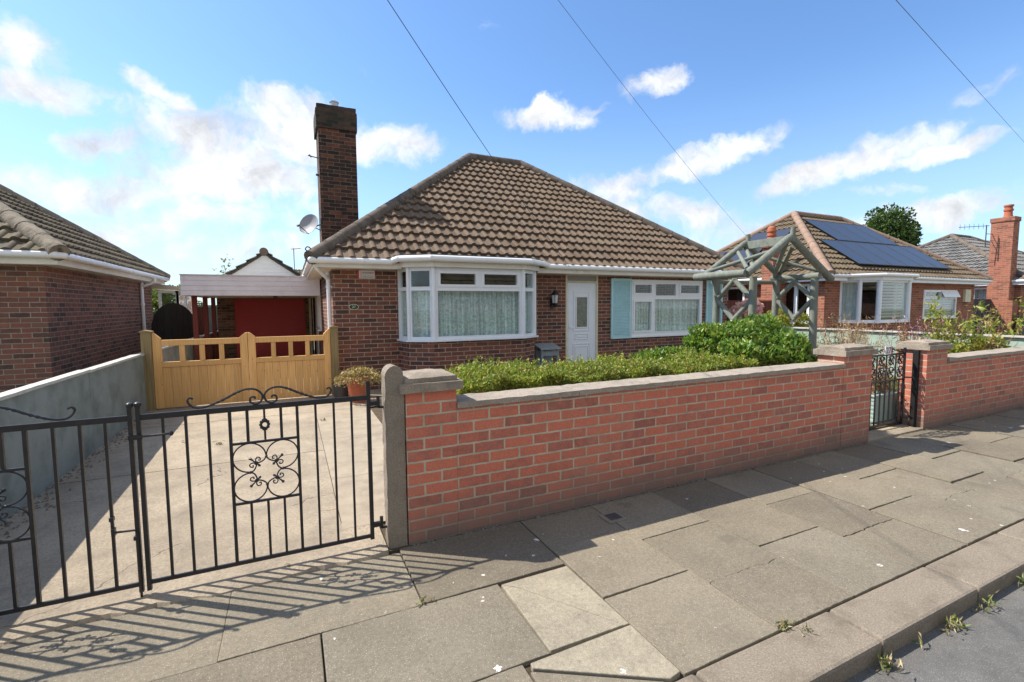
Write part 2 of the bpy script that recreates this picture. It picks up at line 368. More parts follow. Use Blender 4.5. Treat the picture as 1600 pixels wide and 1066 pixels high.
M['grout'] = plain('joint_dirt', (.085, .068, .048), .97, .35, 14, .1, bump=.6, bscale=60)
def roadmat():
    m = NT('road_asphalt')
    col = m.ramp(m.noise(210, 5, .85), [(.3, (.06, .057, .052)), (.5, (.145, .138, .125)), (.68, (.28, .265, .24))])
    col = m.mix(.4, col, (.155, .148, .135))
    col = m.mix(m.ramp(m.noise(1.4, 5, .6), [(.4, 0), (.75, .5)]), col, (.19, .18, .17))
    vv = m.n('ShaderNodeTexVoronoi'); vv.inputs['Scale'].default_value = 95; m.l(m.pos(), vv.inputs['Vector'])
    col = m.mix(m.ramp(vv.outputs['Distance'], [(.12, .8), (.28, 0)]), col, (.30, .285, .26))
    col = m.mix(1, col, m.ramp(m.noise(6, 6, .75), [(.3, .75), (.7, 1.2)]), 'MULTIPLY')
    nb = m.bump(m.noise(200, 5, .85), .8, .008)
    return m.done(col, .9, nb, .25)
M['road'] = roadmat()
M['kerbstone'] = aggregate('kerb_concrete', (.235, .195, .148), k=.7)
M['gravel'] = aggregate('loose_gravel', (.21, .18, .15), k=1.4)
def woodmat(name, c, knots=True):
    m = NT(name)
    g = m.noise(4, 6, .6, stretch=(16, 16, .7))
    col = m.ramp(g, [(.3, sc(c, .78)), (.5, c), (.72, sc(c, 1.15))])
    col = m.mix(1, col, m.ramp(m.tint(), [(0, .82), (1, 1.05)]), 'MULTIPLY')
    if knots:
        v = m.n('ShaderNodeTexVoronoi'); v.inputs['Scale'].default_value = 7; m.l(m.pos(), v.inputs['Vector'])
        col = m.mix(m.ramp(v.outputs['Distance'], [(.03, .85), (.09, 0)]), col, sc(c, .35))
    return m.done(col, .55, m.bump(g, .15, .004), .3)
M['newwood'] = woodmat('fresh_orange_pine', (.80, .455, .17))
def lacemat():
    m = NT('lace_net_curtain')
    uv = m.n('ShaderNodeTexCoord').outputs['UV']
    a = m.noise(26, 5, .75, vec=uv, dist=1.2)
    col = m.ramp(a, [(.36, (.42, .46, .43)), (.5, (.78, .82, .79)), (.62, (.97, .98, .97))])
    w = m.noise(9, 3, .6, vec=uv, stretch=(2.6, .06, 1))
    col = m.mix(1, col, m.ramp(w, [(.35, .62), (.7, 1.25)]), 'MULTIPLY')
    return m.done(col, .9, None, .1)
M['lace'] = lacemat()
def solarmat():
    m = NT('solar_cell_glass')
    m.done((.045, .052, .075), .30, None, .36)
    return m.m
M['solar'] = solarmat()
M['cream_trim'] = plain('cream_trim', (.6, .53, .42), .6, .08, 5, .3)
# foliage
M['hedge'] = leafmat('hedge_leaf', [(0, (.11, .18, .03)), (.35, (.21, .295, .045)), (.64, (.31, .37, .06)), (.84, (.43, .39, .08)), (.93, (.41, .24, .07)), (1, (.22, .12, .055))], .32)
M['shrub'] = leafmat('glossy_shrub_leaf', [(0, (.07, .15, .03)), (.4, (.15, .26, .045)), (.75, (.25, .37, .065)), (.95, (.36, .42, .09)), (1, (.44, .32, .08))], .38, .32, .55)
M['treeleaf'] = leafmat('tree_leaf', [(0, (.03, .065, .015)), (.6, (.06, .11, .022)), (1, (.10, .15, .035))], .25)
M['paleleaf'] = leafmat('pale_tree_leaf', [(0, (.10, .15, .035)), (.6, (.18, .23, .06)), (1, (.26, .28, .10))], .3)
M['weedleaf'] = leafmat('weedy_yellow_leaf', [(0, (.13, .20, .03)), (.5, (.28, .34, .05)), (.85, (.44, .40, .08)), (1, (.36, .17, .07))], .35)
M['gutterleaf'] = leafmat('gutter_weed_leaf', [(0, (.12, .17, .04)), (.45, (.22, .25, .07)), (.6, (.38, .30, .15)), (1, (.46, .37, .22))], .2)
M['deadleaf'] = leafmat('dead_hedge_leaf', [(0, (.10, .07, .04)), (.5, (.22, .15, .08)), (.85, (.33, .25, .13)), (1, (.20, .21, .06))], .2)
M['dryleaf'] = leafmat('dry_straw_leaf', [(0, (.27, .20, .08)), (.5, (.42, .33, .13)), (.85, (.5, .42, .2)), (1, (.36, .17, .10))], .2)
M['pinkgrass'] = leafmat('pinkish_seed_head', [(0, (.34, .23, .12)), (.5, (.46, .30, .17)), (1, (.54, .38, .25))], .2)
M['pinkflower'] = leafmat('pink_petal', [(0, (.80, .40, .42)), (.6, (.88, .58, .57)), (1, (.9, .74, .71))], .2)
M['heather'] = leafmat('purple_pink_spikes', [(0, (.30, .13, .2)), (.6, (.42, .2, .28)), (1, (.3, .26, .12))], .2)
M['redleaf'] = leafmat('reddish_leaf', [(0, (.2, .15, .05)), (.4, (.38, .17, .10)), (.8, (.48, .26, .16)), (1, (.3, .3, .08))], .2)
M['grass'] = leafmat('lawn_blade', [(0, (.10, .16, .02)), (.6, (.18, .24, .035)), (1, (.28, .27, .07))], .25)
M['petal_white'] = plain('debris_white', (.6, .58, .52), .8, .1, 6)
def leaves(name, pts, size, mat, parent=None, aspect=.5, up=.3, out=None, fold=.25, origin=None, tint=None, jitter=.45):
    """many small folded leaves at pts (N,3); out = preferred outward direction per point"""
    pts = np.asarray(pts, float); n = len(pts)
    d = RNG.normal(size=(n, 3))
    if out is not None: d = d*.8 + np.asarray(out)*1.1
    d[:, 2] += up; d /= np.linalg.norm(d, axis=1)[:, None]
    s = RNG.normal(size=(n, 3)); s -= d*(s*d).sum(1)[:, None]; s /= np.linalg.norm(s, axis=1)[:, None]
    w = np.cross(d, s)
    L = size*(1 + jitter*(RNG.random(n)*2-1)); L = L[:, None]
    v = np.empty((n, 4, 3)); v[:, 0] = pts - d*L*.5; v[:, 2] = pts + d*L*.5
    v[:, 1] = pts + s*L*aspect*.5 + w*L*fold*.4; v[:, 3] = pts - s*L*aspect*.5 + w*L*fold*.4
    off = np.array(origin_of(parent) if parent is not None else (origin or (0, 0, 0)))
    v = v.reshape(-1, 3) - off
    me = bpy.data.meshes.new(name); me.vertices.add(4*n); me.vertices.foreach_set('co', v.ravel())
    me.loops.add(6*n); me.polygons.add(2*n)
    k = np.arange(n)[:, None]*4; li = np.concatenate([k, k+1, k+2, k, k+2, k+3], axis=1).ravel()
    me.loops.foreach_set('vertex_index', li.astype(np.int32))
    me.polygons.foreach_set('loop_start', (np.arange(2*n)*3).astype(np.int32)); me.polygons.foreach_set('loop_total', np.full(2*n, 3, np.int32))
    t = RNG.random(n) if tint is None else tint
    me.update(calc_edges=True)
    at = me.attributes.new('tint', 'FLOAT', 'FACE'); at.data.foreach_set('value', np.repeat(t, 2).astype(np.float32))
    me.materials.append(mat)
    o = bpy.data.objects.new(name, me); COL.objects.link(o)
    if parent is not None: o.parent = parent
    else: o.location = Vector(off)
    return o
def lumps(c, rad, nl, n, spread=.75, shell=.55):
    """points gathered in clumps inside an ellipsoid: returns pts and outward dirs"""
    c = np.array(c); rad = np.array(rad)
    cl = []
    while len(cl) < nl:
        p = RNG.uniform(-1, 1, 3)
        if np.linalg.norm(p) < 1: cl.append(p*spread)
    cl = np.array(cl); cr = RNG.uniform(.22, .42, nl)
    i = RNG.integers(0, nl, n); d = RNG.normal(size=(n, 3)); d /= np.linalg.norm(d, axis=1)[:, None]
    r = (shell + (1-shell)*RNG.random(n)**.5)
    p = cl[i] + d*(cr[i]*r)[:, None]
    return c + p*rad, d
# ================================================================== THE SETTING
def struct(name, mb, mat, **k):
    return tag(mb.build(name, mat, **k), kind='structure')
m = MB(); m.face([(-140, -140, -.14), (140, -140, -.14), (140, 140, -.14), (-140, 140, -.14)]); struct('ground', m, M['backland'])
m = MB(); m.face([(-60, -6.5, -.085), (70, -6.5, -.085), (70, 1.13, -.085), (-60, 1.13, -.085)]); struct('road', m, M['road'])
m = MB(); m.box(-60, 70, 1.15, 2.9, -.13, -.022); struct('pavement_bed', m, M['grout'])
# kerb: one stone per .91 m
m = MB(); x = -14.0
while x < 40:
    j = random.uniform(-.004, .004); m.box(x+.004, x+.906, 1.105+j, 1.352, -.12, j*.6, random.random()*.5); x += .91
struct('kerb', m, M['kerbstone'], bevel=.016)
# pavement slabs: edges wander a little, some joints are broken cracks
m = MB(); G = .0042
def slab(x0, x1, y0, y1, tint=None, lift=None, j0=None, j1=None):
    """j0 / j1: seeds of jagged (cracked) lower / upper edges"""
    if tint is None: tint = random.random()*.84
    z = random.uniform(-.004, .004) if lift is None else lift
    a, b = random.uniform(-.003, .003), random.uniform(-.003, .003)
    jx = random.uniform(-.003, .003); g0, g1 = G*random.uniform(.3, 1.5), G*random.uniform(.3, 1.5)
    x0 += g0 + jx; x1 -= g1 - jx; n = 28 if (j0 is not None or j1 is not None) else 12
    def edge(y, seed, sgn):
        r = random.Random(seed); out = []; wk = 0.0
        for i in range(n+1):
            wk = wk*.86 + r.gauss(0, .0042); d = wk if seed is not None else 0
            out.append((x0+(x1-x0)*i/n, y + d + sgn*G*(random.uniform(.3, 1.3) if seed is None else r.uniform(.2, .8))))
        return out
    lo = edge(y0, j0, 1); hi = edge(y1, j1, -1); ring = lo + hi[::-1]
    cx, cy = (x0+x1)/2, (y0+y1)/2
    Z = lambda p: z + a*(p[0]-cx)/.3 + b*(p[1]-cy)/.3
    k = len(ring); vs = [(p[0], p[1], -.04) for p in ring] + [(p[0], p[1], Z(p)) for p in ring]
    m.poly(vs, [tuple(range(k, 2*k))] + [(i, (i+1) % k, k+(i+1) % k, k+i) for i in range(k)], tint)
def slabpoly(ring, tint, z=.003):
    k = len(ring); vs = [(p[0], p[1], -.04) for p in ring] + [(p[0], p[1], z) for p in ring]
    m.poly(vs, [tuple(range(k, 2*k))] + [(i, (i+1) % k, k+(i+1) % k, k+i) for i in range(k)], tint)
for r, (y0, y1, xj) in enumerate([(2.285, 2.862, .565), (1.70, 2.285, .98), (1.355, 1.70, .845)]):
    x = xj
    while x > -14:
        w_ = .91 if r < 2 else .74
        slab(x-w_, x, y0, y1); x -= w_
slab(.565, 1.42, 2.285, 2.9)
# two newer pale slabs, one cracked across, one cut beside an old corner piece
slabpoly([(.984, 1.706), (1.385, 1.700), (1.07, 2.175), (.99, 2.256)], .95, .006); slabpoly([(1.389, 1.700), (1.416, 1.700), (1.411, 2.258), (.995, 2.257), (1.074, 2.178)], .94, .004)
slabpoly([(.868, 1.655), (1.35, 1.360), (1.416, 1.372), (1.416, 1.690), (.872, 1.684)], .97, .004); slabpoly([(.85, 1.358), (1.325, 1.360), (.862, 1.643), (.85, 1.643)], .35, .0)
x = 1.42; k = 0
while x < 40:
    ys = [1.355, 1.915, 2.46, 2.9] if k % 2 == 0 else [1.355, 1.765, 2.31, 2.9]
    js = [None, None, None if k % 3 else k+40, None] if k % 2 == 0 else [None, k+7, None, None]
    lf = .007 if k % 2 == 0 else 0
    for q, (a, b) in enumerate(zip(ys, ys[1:])): slab(x, x+.603, a, b, None, (random.choice([.004, .007]) if (q == 1 and k % 2 == 0) else random.choice([-.005, -.002, 0, .002])), js[q], js[q+1])
    x += .603; k += 1
pav = struct('pavement', m, M['slab'], bevel=.004)
# driveway with a chipped front lip
m = MB(); xs = np.linspace(-1.93, .50, 40)
def dz(y): return .007 + max(0, (y-2.9))*.011
lip = [2.868 + .02*math.sin(5.1*t) + .012*math.sin(17*t) + random.uniform(-.016, .016) for t in xs]
for i in range(39):
    x0, x1 = xs[i], xs[i+1]
    m.face([(x0, lip[i], dz(2.9)), (x1, lip[i+1], dz(2.9)), (x1, 3.4, dz(3.4)), (x0, 3.4, dz(3.4))], .5)
    m.face([(x0, lip[i]-.02, -.03), (x1, lip[i+1]-.02, -.03), (x1, lip[i+1], dz(2.9)), (x0, lip[i], dz(2.9))], .5)
for y0, y1 in ((3.4, 5.2), (5.212, 7.1), (7.112, 9.4), (9.412, 15.0)):
    if y1 < 9: m.face([(-1.93, y0, dz(y0)), (.266, y0, dz(y0)), (.266, y1, dz(y1)), (-1.93, y1, dz(y1))], .5)
    else: m.face([(-1.93, y0, dz(y0)), (.66, y0, dz(y0)), (.66, y1, dz(y1)), (-1.93, y1, dz(y1))], .5)
struct('driveway', m, M['drive'])
m = MB()
for y0, y1 in ((3.30, 4.3), (4.304, 5.6), (5.604, 6.9), (6.904, 7.1)):
    a = .27; m.face([(a, y0, dz(y0)+.001), (1.0, y0, dz(y0)+.001), (1.0, y1, dz(y1)+.001), (a, y1, dz(y1)+.001)])
m.face([(.275, 7.104, dz(7.1)+.001), (1.9, 7.104, dz(7.1)+.001), (1.9, 8.4, dz(8.4)+.001), (.275, 8.4, dz(8.4)+.001)])
struct('side_path', m, M['pathpave'])
m = MB(); m.box(-1.94, .99, 2.9, 15, -.12, -.005); struct('driveway_bed', m, M['grout'])
# rubble margin along the concrete panels
m = MB()
for i in range(420):
    x = -1.90 + abs(random.gauss(0, .085)); y = random.uniform(3.0, 8.1); s = random.uniform(.008, .028)
    z = dz(y); a = random.random()*3
    vs = [(x+s*math.cos(a+t)*random.uniform(.6, 1), y+s*math.sin(a+t)*random.uniform(.6, 1), z-.004) for t in (0, 1.6, 3.1, 4.7)] + [(x+s*.2, y, z+s*random.uniform(.4, .9))]
    m.poly(vs, [(0,1,4),(1,2,4),(2,3,4),(3,0,4)])
tag(m.build('gravel', M['gravel']), kind='stuff')
m = MB(); m.box(1.0, 14, 3.14, 15, -.12, .03); struct('garden_ground', m, M['soil'])
m = MB()
m.face([(5.85, 3.16, .036), (7.0, 3.16, .036), (6.9, 7.6, .036), (5.6, 7.6, .036)]); m.face([(1.9, 7.6, .036), (10, 7.6, .036), (10, 8.4, .036), (1.9, 8.4, .036)])
struct('garden_path', m, M['pathpave'])
# threshold slab in the pedestrian gateway
m = MB(); m.box(5.74, 6.89, 2.915, 3.16, -.1, .012); struct('gate_threshold', m, M['drive'])
# lawns (one mass of blades each)
n = 9000; p = np.column_stack([RNG.uniform(7.0, 10.9, n), RNG.uniform(3.3, 7.6, n), RNG.uniform(.03, .07, n)])
n2 = 4500; p2 = np.column_stack([RNG.uniform(4.3, 5.7, n2), RNG.uniform(4.3, 7.5, n2), RNG.uniform(.03, .07, n2)])
tag(leaves('lawn', np.vstack([p, p2]), .075, M['grass'], aspect=.14, up=2.2), kind='stuff')
# grass tufts and dry debris in the gutter
pts = []; 
for cx, n, sp in ((1.78, 12, .03), (2.33, 44, .03), (2.60, 6, .03), (2.92, 46, .035), (3.25, 26, .06), (3.7, 20, .08)):
    for i in range(n):
        pts.append((random.gauss(cx, sp), 1.085 - abs(random.gauss(0, .022)), -.075 + abs(random.gauss(0, .022))))
tag(leaves('gutter_weeds', pts, .042, M['gutterleaf'], aspect=.22, up=1.1), kind='stuff')
pts = []
for cx, cy, n in ((2.06, 1.36, 50), (2.12, 1.30, 14), (.57, 2.29, 20), (-.76, 5.9, 30), (.33, 6.5, 24)):
    for i in range(n): pts.append((random.gauss(cx, .025), random.gauss(cy, .012), .008 + abs(random.gauss(0, .008)) + (dz(cy) if cx < .4 and cy > 3 else 0)))
tag(leaves('crack_weeds', pts, .028, M['gutterleaf'], aspect=.3, up=.6), kind='stuff')
m = MB()
for i in range(900):            # mortar crumbs and dry leaf bits along the foot of the walls
    x = random.uniform(.63, 5.75) if i < 650 else random.uniform(6.9, 10.5)
    y = 2.912 - abs(random.gauss(0, .022)); s = random.uniform(.003, .011); a = random.random()*6
    vs = [(x+s*math.cos(a+t), y+s*math.sin(a+t), .001) for t in (0, 1.6, 3.1, 4.7)] + [(x, y, .001+s*.7)]
    m.poly(vs, [(0,1,4),(1,2,4),(2,3,4),(3,0,4)])
tag(m.build('wall_foot_debris', M['gravel']), kind='stuff')
g = thing('stop_tap_cover', 'small dark sunken water cover with a broken edge in the pavement by the wall', 'cover', (2.06, 2.66, 0))
m = MB(); m.box(1.97, 2.13, 2.58, 2.72, -.02, .0085); m.build('frame', M['kerbstone'], g, bevel=.004)
m = MB(); m.box(2.0, 2.10, 2.605, 2.695, .0087, .0105); m.build('lid', M['darkplastic'], g)
# ================================================================== STREET FRONT
def cap(mb, x0, x1, y0, y1, z, o=.035):
    """two-tier weathered concrete pillar cap with a low sloped top"""
    mb.box(x0-o, x1+o, y0-o, y1+o, z, z+.058)
    a, b = o-.03, o-.03
    X0, X1, Y0, Y1 = x0-a, x1+a, y0-b, y1+b; zz = z+.058
    e = .05
    v = [(X0,Y0,zz-.004),(X1,Y0,zz-.004),(X1,Y1,zz-.004),(X0,Y1,zz-.004),(X0,Y0,zz+.032),(X1,Y0,zz+.032),(X1,Y1,zz+.032),(X0,Y1,zz+.032),
         (X0+e*2,Y0+e*2,zz+.052),(X1-e*2,Y0+e*2,zz+.052),(X1-e*2,Y1-e*2,zz+.052),(X0+e*2,Y1-e*2,zz+.052)]
    mb.poly(v, [(0,3,2,1),(0,1,5,4),(1,2,6,5),(2,3,7,6),(3,0,4,7),(4,5,9,8),(5,6,10,9),(6,7,11,10),(7,4,8,11),(8,9,10,11)])
def rough(o, amp=.006, cuts=.035, seed=0):
    """break up dead-straight concrete edges"""
    bm = bmesh.new(); bm.from_mesh(o.data)
    for it in range(9):
        lg = [e for e in bm.edges if e.calc_length() > cuts*2]
        if not lg or len(bm.verts) > 9000: break
        bmesh.ops.subdivide_edges(bm, edges=lg, cuts=1, use_grid_fill=True)
    from mathutils import noise as N
    for v in bm.verts:
        q = v.co*16 + Vector((seed, seed, seed)); v.co += N.noise_vector(q)*amp + N.noise_vector(q*3.1)*amp*.5
    bm.to_mesh(o.data); bm.free(); o.data.update()
wall = thing('garden_wall', 'long red brick street wall with concrete coping in front of the low hedge', 'wall', (3.2, 3.03, 0))
m = MB(); m.box(.972, 5.228, 2.92, 3.135, -.05, .862); m.build('brickwork', M['brick_wall'], wall)
m = MB()
for x0, x1 in ((.972, 1.92), (1.925, 2.83), (2.835, 3.74), (3.745, 4.62), (4.625, 5.228)):
    z = random.uniform(-.003, .003); m.box(x0, x1, 2.898, 3.160, .862+z, .899+z)
o = m.build('coping', M['coping'], wall); rough(o, .005, .05, 3)
pl = thing('wall_pillar', 'short brick pillar with two-tier concrete cap beside the concrete gate post', 'pillar', (.8, 3.09, 0), 'capped pillars of the street walls')
m = MB(); m.box(.635, .97, 2.917, 3.255, -.05, .988); m.build('brickwork', M['brick_wall'], pl)
m = MB(); cap(m, .635, .97, 2.917, 3.255, .988); o = m.build('cap', M['cap'], pl); rough(o, .005, .035, 9)
pl = thing('wall_pillar', 'brick pillar with concrete cap on the left of the small iron gate, beside the big shrub', 'pillar', (5.48, 3.09, 0), 'capped pillars of the street walls')
m = MB(); m.box(5.23, 5.74, 2.917, 3.19, -.05, .975); m.build('brickwork', M['brick_wall'], pl)
m = MB(); cap(m, 5.23, 5.74, 2.917, 3.19, .975, .034); o = m.build('cap', M['cap'], pl); rough(o, .004, .045, 19)
pl = thing('wall_pillar', 'brick pillar with concrete cap on the right of the small iron gate, sunlit on its gate side', 'pillar', (7.12, 3.09, 0), 'capped pillars of the street walls')
m = MB(); m.box(6.89, 7.37, 2.917, 3.19, -.05, .962); m.build('brickwork', M['brick_wall'], pl)
m = MB(); cap(m, 6.89, 7.37, 2.917, 3.19, .962, .036); o = m.build('cap', M['cap'], pl); rough(o, .004, .045, 29)
wall = thing('garden_wall', 'red brick street wall running off the right edge beyond the small iron gate', 'wall', (9.5, 3.03, 0))
m = MB(); m.box(7.372, 16, 2.92, 3.135, -.05, .80); m.build('brickwork', M['brick_wall'], wall)
m = MB(); x = 7.372
while x < 16: m.box(x, x+.90, 2.893, 3.165, .80, .842); x += .905
o = m.build('coping', M['coping'], wall); rough(o, .005, .06, 5)
# concrete gate post with rounded top
m = MB(); prof = [(.512, -.05), (.628, -.05), (.628, 1.10)] + [(.57+.058*math.cos(a), 1.10+.062*math.sin(a)) for a in np.linspace(0, math.pi, 9)[1:-1]] + [(.512, 1.10)]
m.prism([(x, 2.925, z) for x, z in prof], (0, .125, 0))
o = tag(m.build('gate_post', M['concpost'], origin=(.57, 2.98, 0)), 'weathered concrete gate post with rounded top beside the brick pillar', 'gate post'); rough(o, .005, .03, 41)
# --- wrought iron
def arc(c, r, a0, a1, n=14, y=3.0, r1=None):
    r1 = r if r1 is None else r1
    return [(c[0] + (r + (r1-r)*i/n)*math.cos(a0 + (a1-a0)*i/n), y, c[1] + (r + (r1-r)*i/n)*math.sin(a0 + (a1-a0)*i/n)) for i in range(n+1)]
def ssub(a, n=6):
    """Catmull-Rom through points"""
    a = [Vector(p) for p in a]; a = [a[0]*2 - a[1]] + a + [a[-1]*2 - a[-2]]; out = []
    for i in range(1, len(a)-2):
        for k in range(n):
            t = k/n; p0, p1, p2, p3 = a[i-1:i+3]
            out.append(.5*((2*p1) + (p2-p0)*t + (2*p0-5*p1+4*p2-p3)*t*t + (3*p1-p0-3*p2+p3)*t**3))
    out.append(a[-2]); return out
def gate_leaf(label, mirror, latch):
    Y = 3.0
    fx = (lambda x: -1.504 - x) if mirror else (lambda x: x)
    g = thing('driveway_gate', label, 'gate', (fx(.42), Y, 0), 'pair of black iron driveway gates')
    iron = M['blackiron']
    F = lambda pts: [(fx(p[0]), p[1], p[2]) for p in pts]
    def bar(mb, x0, z0, x1, z1, w=.013, d=.013): mb.bar((fx(x0), Y, z0), (fx(x1), Y, z1), w, d, (0, 1, 0))
    # frame: rails and stiles
    f = MB()
    bar(f, -.735, .965, .42, .965, .030, .012); bar(f, -.735, .072, .42, .072, .022, .012)
    f.bar((fx(-.735), Y, .03), (fx(-.735), Y, 1.02), .020, .020, (0, 1, 0)); f.bar((fx(.42), Y, .05), (fx(.42), Y, 1.07), .024, .020, (0, 1, 0))
    f.lathe([(.004, 0), (.014, .004), (.017, .014), (.014, .024), (.004, .03)], (fx(-.735), Y, 1.018), 10)
    f.build('gate_frame', iron, g, auto=40)
    for x in (-.632, -.532, -.43, .114, .216, .318):
        b = MB(); bar(b, x, .083, x, .950); b.build('bar', iron, g)
    for x in (-.328, .014):
        b = MB(); bar(b, x, .083, x, .950, .016, .016); b.build('bar', iron, g)
    for x in (-.243, -.072):
        b = MB(); bar(b, x, .083, x, .412); b.build('bar', iron, g)
        b = MB(); bar(b, x, .774, x, .950, .015, .015); b.build('bar', iron, g)
    b = MB(); bar(b, -.157, .083, -.157, .412); b.build('bar', iron, g)
    # rosette bar
    b = MB(); b.tube(F([(-.157, Y, .774), (-.157, Y, .83)]), .006); b.tube(F([(-.157, Y, .89), (-.157, Y, .95)]), .006)
    for k in range(10):
        a = k*math.pi/5; b.lathe([(.003, -.006), (.0085, -.003), (.0085, .003), (.003, .006)], (fx(-.157+.021*math.cos(a)), Y, .861+.027*math.sin(a)), 7, axis=(0, 1, 0))
    b.tube(F(arc((-.157, .861), .019, 0, 2*math.pi, 14)), .007)
    b.tube(F([(-.157, Y, .825), (-.157, Y, .84)]), [.006, .011]); b.tube(F([(-.157, Y, .885), (-.157, Y, .9)]), [.011, .006])
    b.build('rosette', iron, g, auto=50)
    # scroll panel
    p = MB(); bar(p, -.328, .765, .014, .765, .013, .013); bar(p, -.328, .418, .014, .418, .013, .013)
    cx, cz = -.157, .5915
    for sx in (-1, 1):
        for sz in (-1, 1):
            q = lambda u, w: (fx(cx + sx*u), Y, cz + sz*w)
            c0 = (.084, .086); rr = .083
            ring = [q(c0[0]+rr*math.cos(a), c0[1]+rr*math.sin(a)) for a in np.linspace(math.pi*1.02, -math.pi*.52, 26)]
            ring = [q(.052, .047), q(.022, .058), q(.004, .075)] + ring[1:-1] + [q(.072, .004), q(.058, .020), q(.050, .044)]
            p.tube(ssub(ring, 2), .0043, 6)
            d = lambda s, o: q(.052+s*.707+o*.707, .050+s*.707-o*.707)
            p.tube([d(-.030, 0), d(-.022, 0), d(-.012, 0), d(.02, 0), d(.034, 0), d(.044, 0), d(.050, 0)], [.002, .0085, .004, .004, .005, .010, .003], 6)
            p.lathe([(.004, -.008), (.011, -.004), (.011, .004), (.004, .008)], d(0, 0), 8, axis=(0, 1, 0))
            for o in (-1, 1):
                p.tube(ssub([d(0, 0), d(.016, o*.012), d(.020, o*.027), d(.008, o*.034), d(-.003, o*.026), d(.004, o*.019)], 4), [.0036]*20 + [.0065], 6)
    for u, w in ((0, .083), (0, -.083), (.084, 0), (-.084, 0)):
        p.lathe([(.003, -.009), (.008, -.005), (.008, .005), (.003, .009)], (fx(cx+u), Y, cz+w), 8, axis=(0, 1, 0))
    p.build('scroll_panel', iron, g, auto=50)
    # cresting
    t = MB()
    for s in (-1, 1):
        q = lambda u, z: (fx(cx + s*u), Y, z)
        pts = ssub([q(.335, 1.040), q(.352, 1.046), q(.362, 1.030), q(.350, 1.006), q(.322, .990), q(.27, .994), q(.20, 1.022), q(.13, 1.058), q(.08, 1.073), q(.035, 1.066), q(.006, 1.035), q(.012, 1.000), q(.04, .984), q(.066, .998), q(.064, 1.022), q(.046, 1.026), q(.042, 1.014)], 6)
        rad = []
        for v in pts:
            u = abs((v.x - fx(cx))); rad.append(.0062 if not (.115 < u < .255 and v.z > .99) else .0072*(1+.32*math.sin(u*230)))
        t.tube(pts, rad, 6)
    t.build('cresting', iron, g, auto=50)
    for z in (.925, .14):
        h = MB(); sgn = -1 if mirror else 1; X = fx(.42)
        h.box(min(X, X+sgn*.065), max(X, X+sgn*.065), Y-.012, Y+.012, z-.014, z+.014)
        h.tube([(X+sgn*.06, Y, z-.03), (X+sgn*.06, Y, z+.045)], .011, 8); h.tube([(X+sgn*.06, Y, z-.028), (X+sgn*.115, Y, z-.030)], .008, 8)
        h.build('hinge', iron, g, auto=40)
    if latch:
        h = MB(); h.tube([(-.765, Y-.018, .865), (-.60, Y-.018, .868)], .006, 8); h.lathe([(.004, -.01), (.013, -.004), (.013, .004), (.004, .01)], (-.595, Y-.018, .868), 8, axis=(1, 0, 0))
        h.box(-.78, -.72, Y-.02, Y-.011, .853, .878); h.build('latch', iron, g, auto=40)
    else:
        h = MB(); h.tube([(-.775, Y-.016, .375), (-.865, Y-.016, .380)], .006, 8); h.box(-.875, -.86, Y-.02, Y+.008, .36, .40); h.box(-.785, -.768, Y-.02, Y, .32, .34)
        h.box(-.88, -.862, Y-.02, Y+.008, .44, .46)
        h.tube([(-.768, Y-.016, .36), (-.768, Y-.016, -.0)], .006, 8)
        h.build('drop_bolt', iron, g, auto=40)
    return g
gate_leaf('black wrought iron driveway gate hung on the concrete post, whole scroll panel in view', False, True)
gate_leaf('black wrought iron driveway gate cut off by the left edge of the picture', True, False)
# pedestrian gate
g = thing('pedestrian_gate', 'small black iron garden gate with scroll panel between two brick pillars', 'gate', (6.80, 3.1, 0))
Y = 3.1; iron = M['blackiron']
f = MB()
f.bar((6.00, Y, .06), (6.00, Y, .93), .018, .018, (0, 1, 0)); f.bar((6.79, Y, .04), (6.79, Y, .985), .022, .022, (0, 1, 0))
for z, w in ((.915, .022), (.60, .018), (.075, .018)): f.bar((6.0, Y, z), (6.79, Y, z), w, .012, (0, 1, 0))
f.bar((6.40, Y, 1.0), (6.76, Y, .93), .01, .01, (0, 1, 0)); f.bar((6.40, Y, 1.0), (6.03, Y, .93), .01, .01, (0, 1, 0))
f.build('gate_frame', iron, g)
for i in range(7):
    b = MB(); x = 6.0 + .79*(i+1)/8; b.bar((x, Y, .084), (x, Y, .591), .013, .013, (0, 1, 0)); b.build('bar', iron, g)
b = MB()
for x in (6.2, 6.4, 6.6): b.bar((x, Y, .61), (x, Y, .905), .012, .012, (0, 1, 0))
for i in range(4):
    for s in (-1, 1):
        cx = 6.1 + .2*i
        for zc, rr in ((.69, .075), (.84, .06)):
            b.tube(arc((cx, zc), rr, .4, 5.9, 16, Y, rr*.75), .006, 6)
            b.tube(arc((cx+s*.035, zc+s*.02), .03, 0, 5, 10, Y, .012), .006, 6)
            b.tube([(cx-.05*s, Y, zc-.05), (cx, Y, zc), (cx+.045*s, Y, zc+.05)], [.004, .008, .012], 6)
b.build('scroll_panel', iron, g, auto=50)
for s in (-1, 1):
    c = MB(); c.tube(arc((6.40+s*.13, .958), .03, 0, 5.2, 12, Y, .012), .006, 6); c.build('cresting', iron, g, auto=50)
for z in (.62, .12):
    h = MB(); h.tube([(6.79, Y, z), (6.868, Y-.075, z)], .009, 8); h.build('hinge', iron, g)
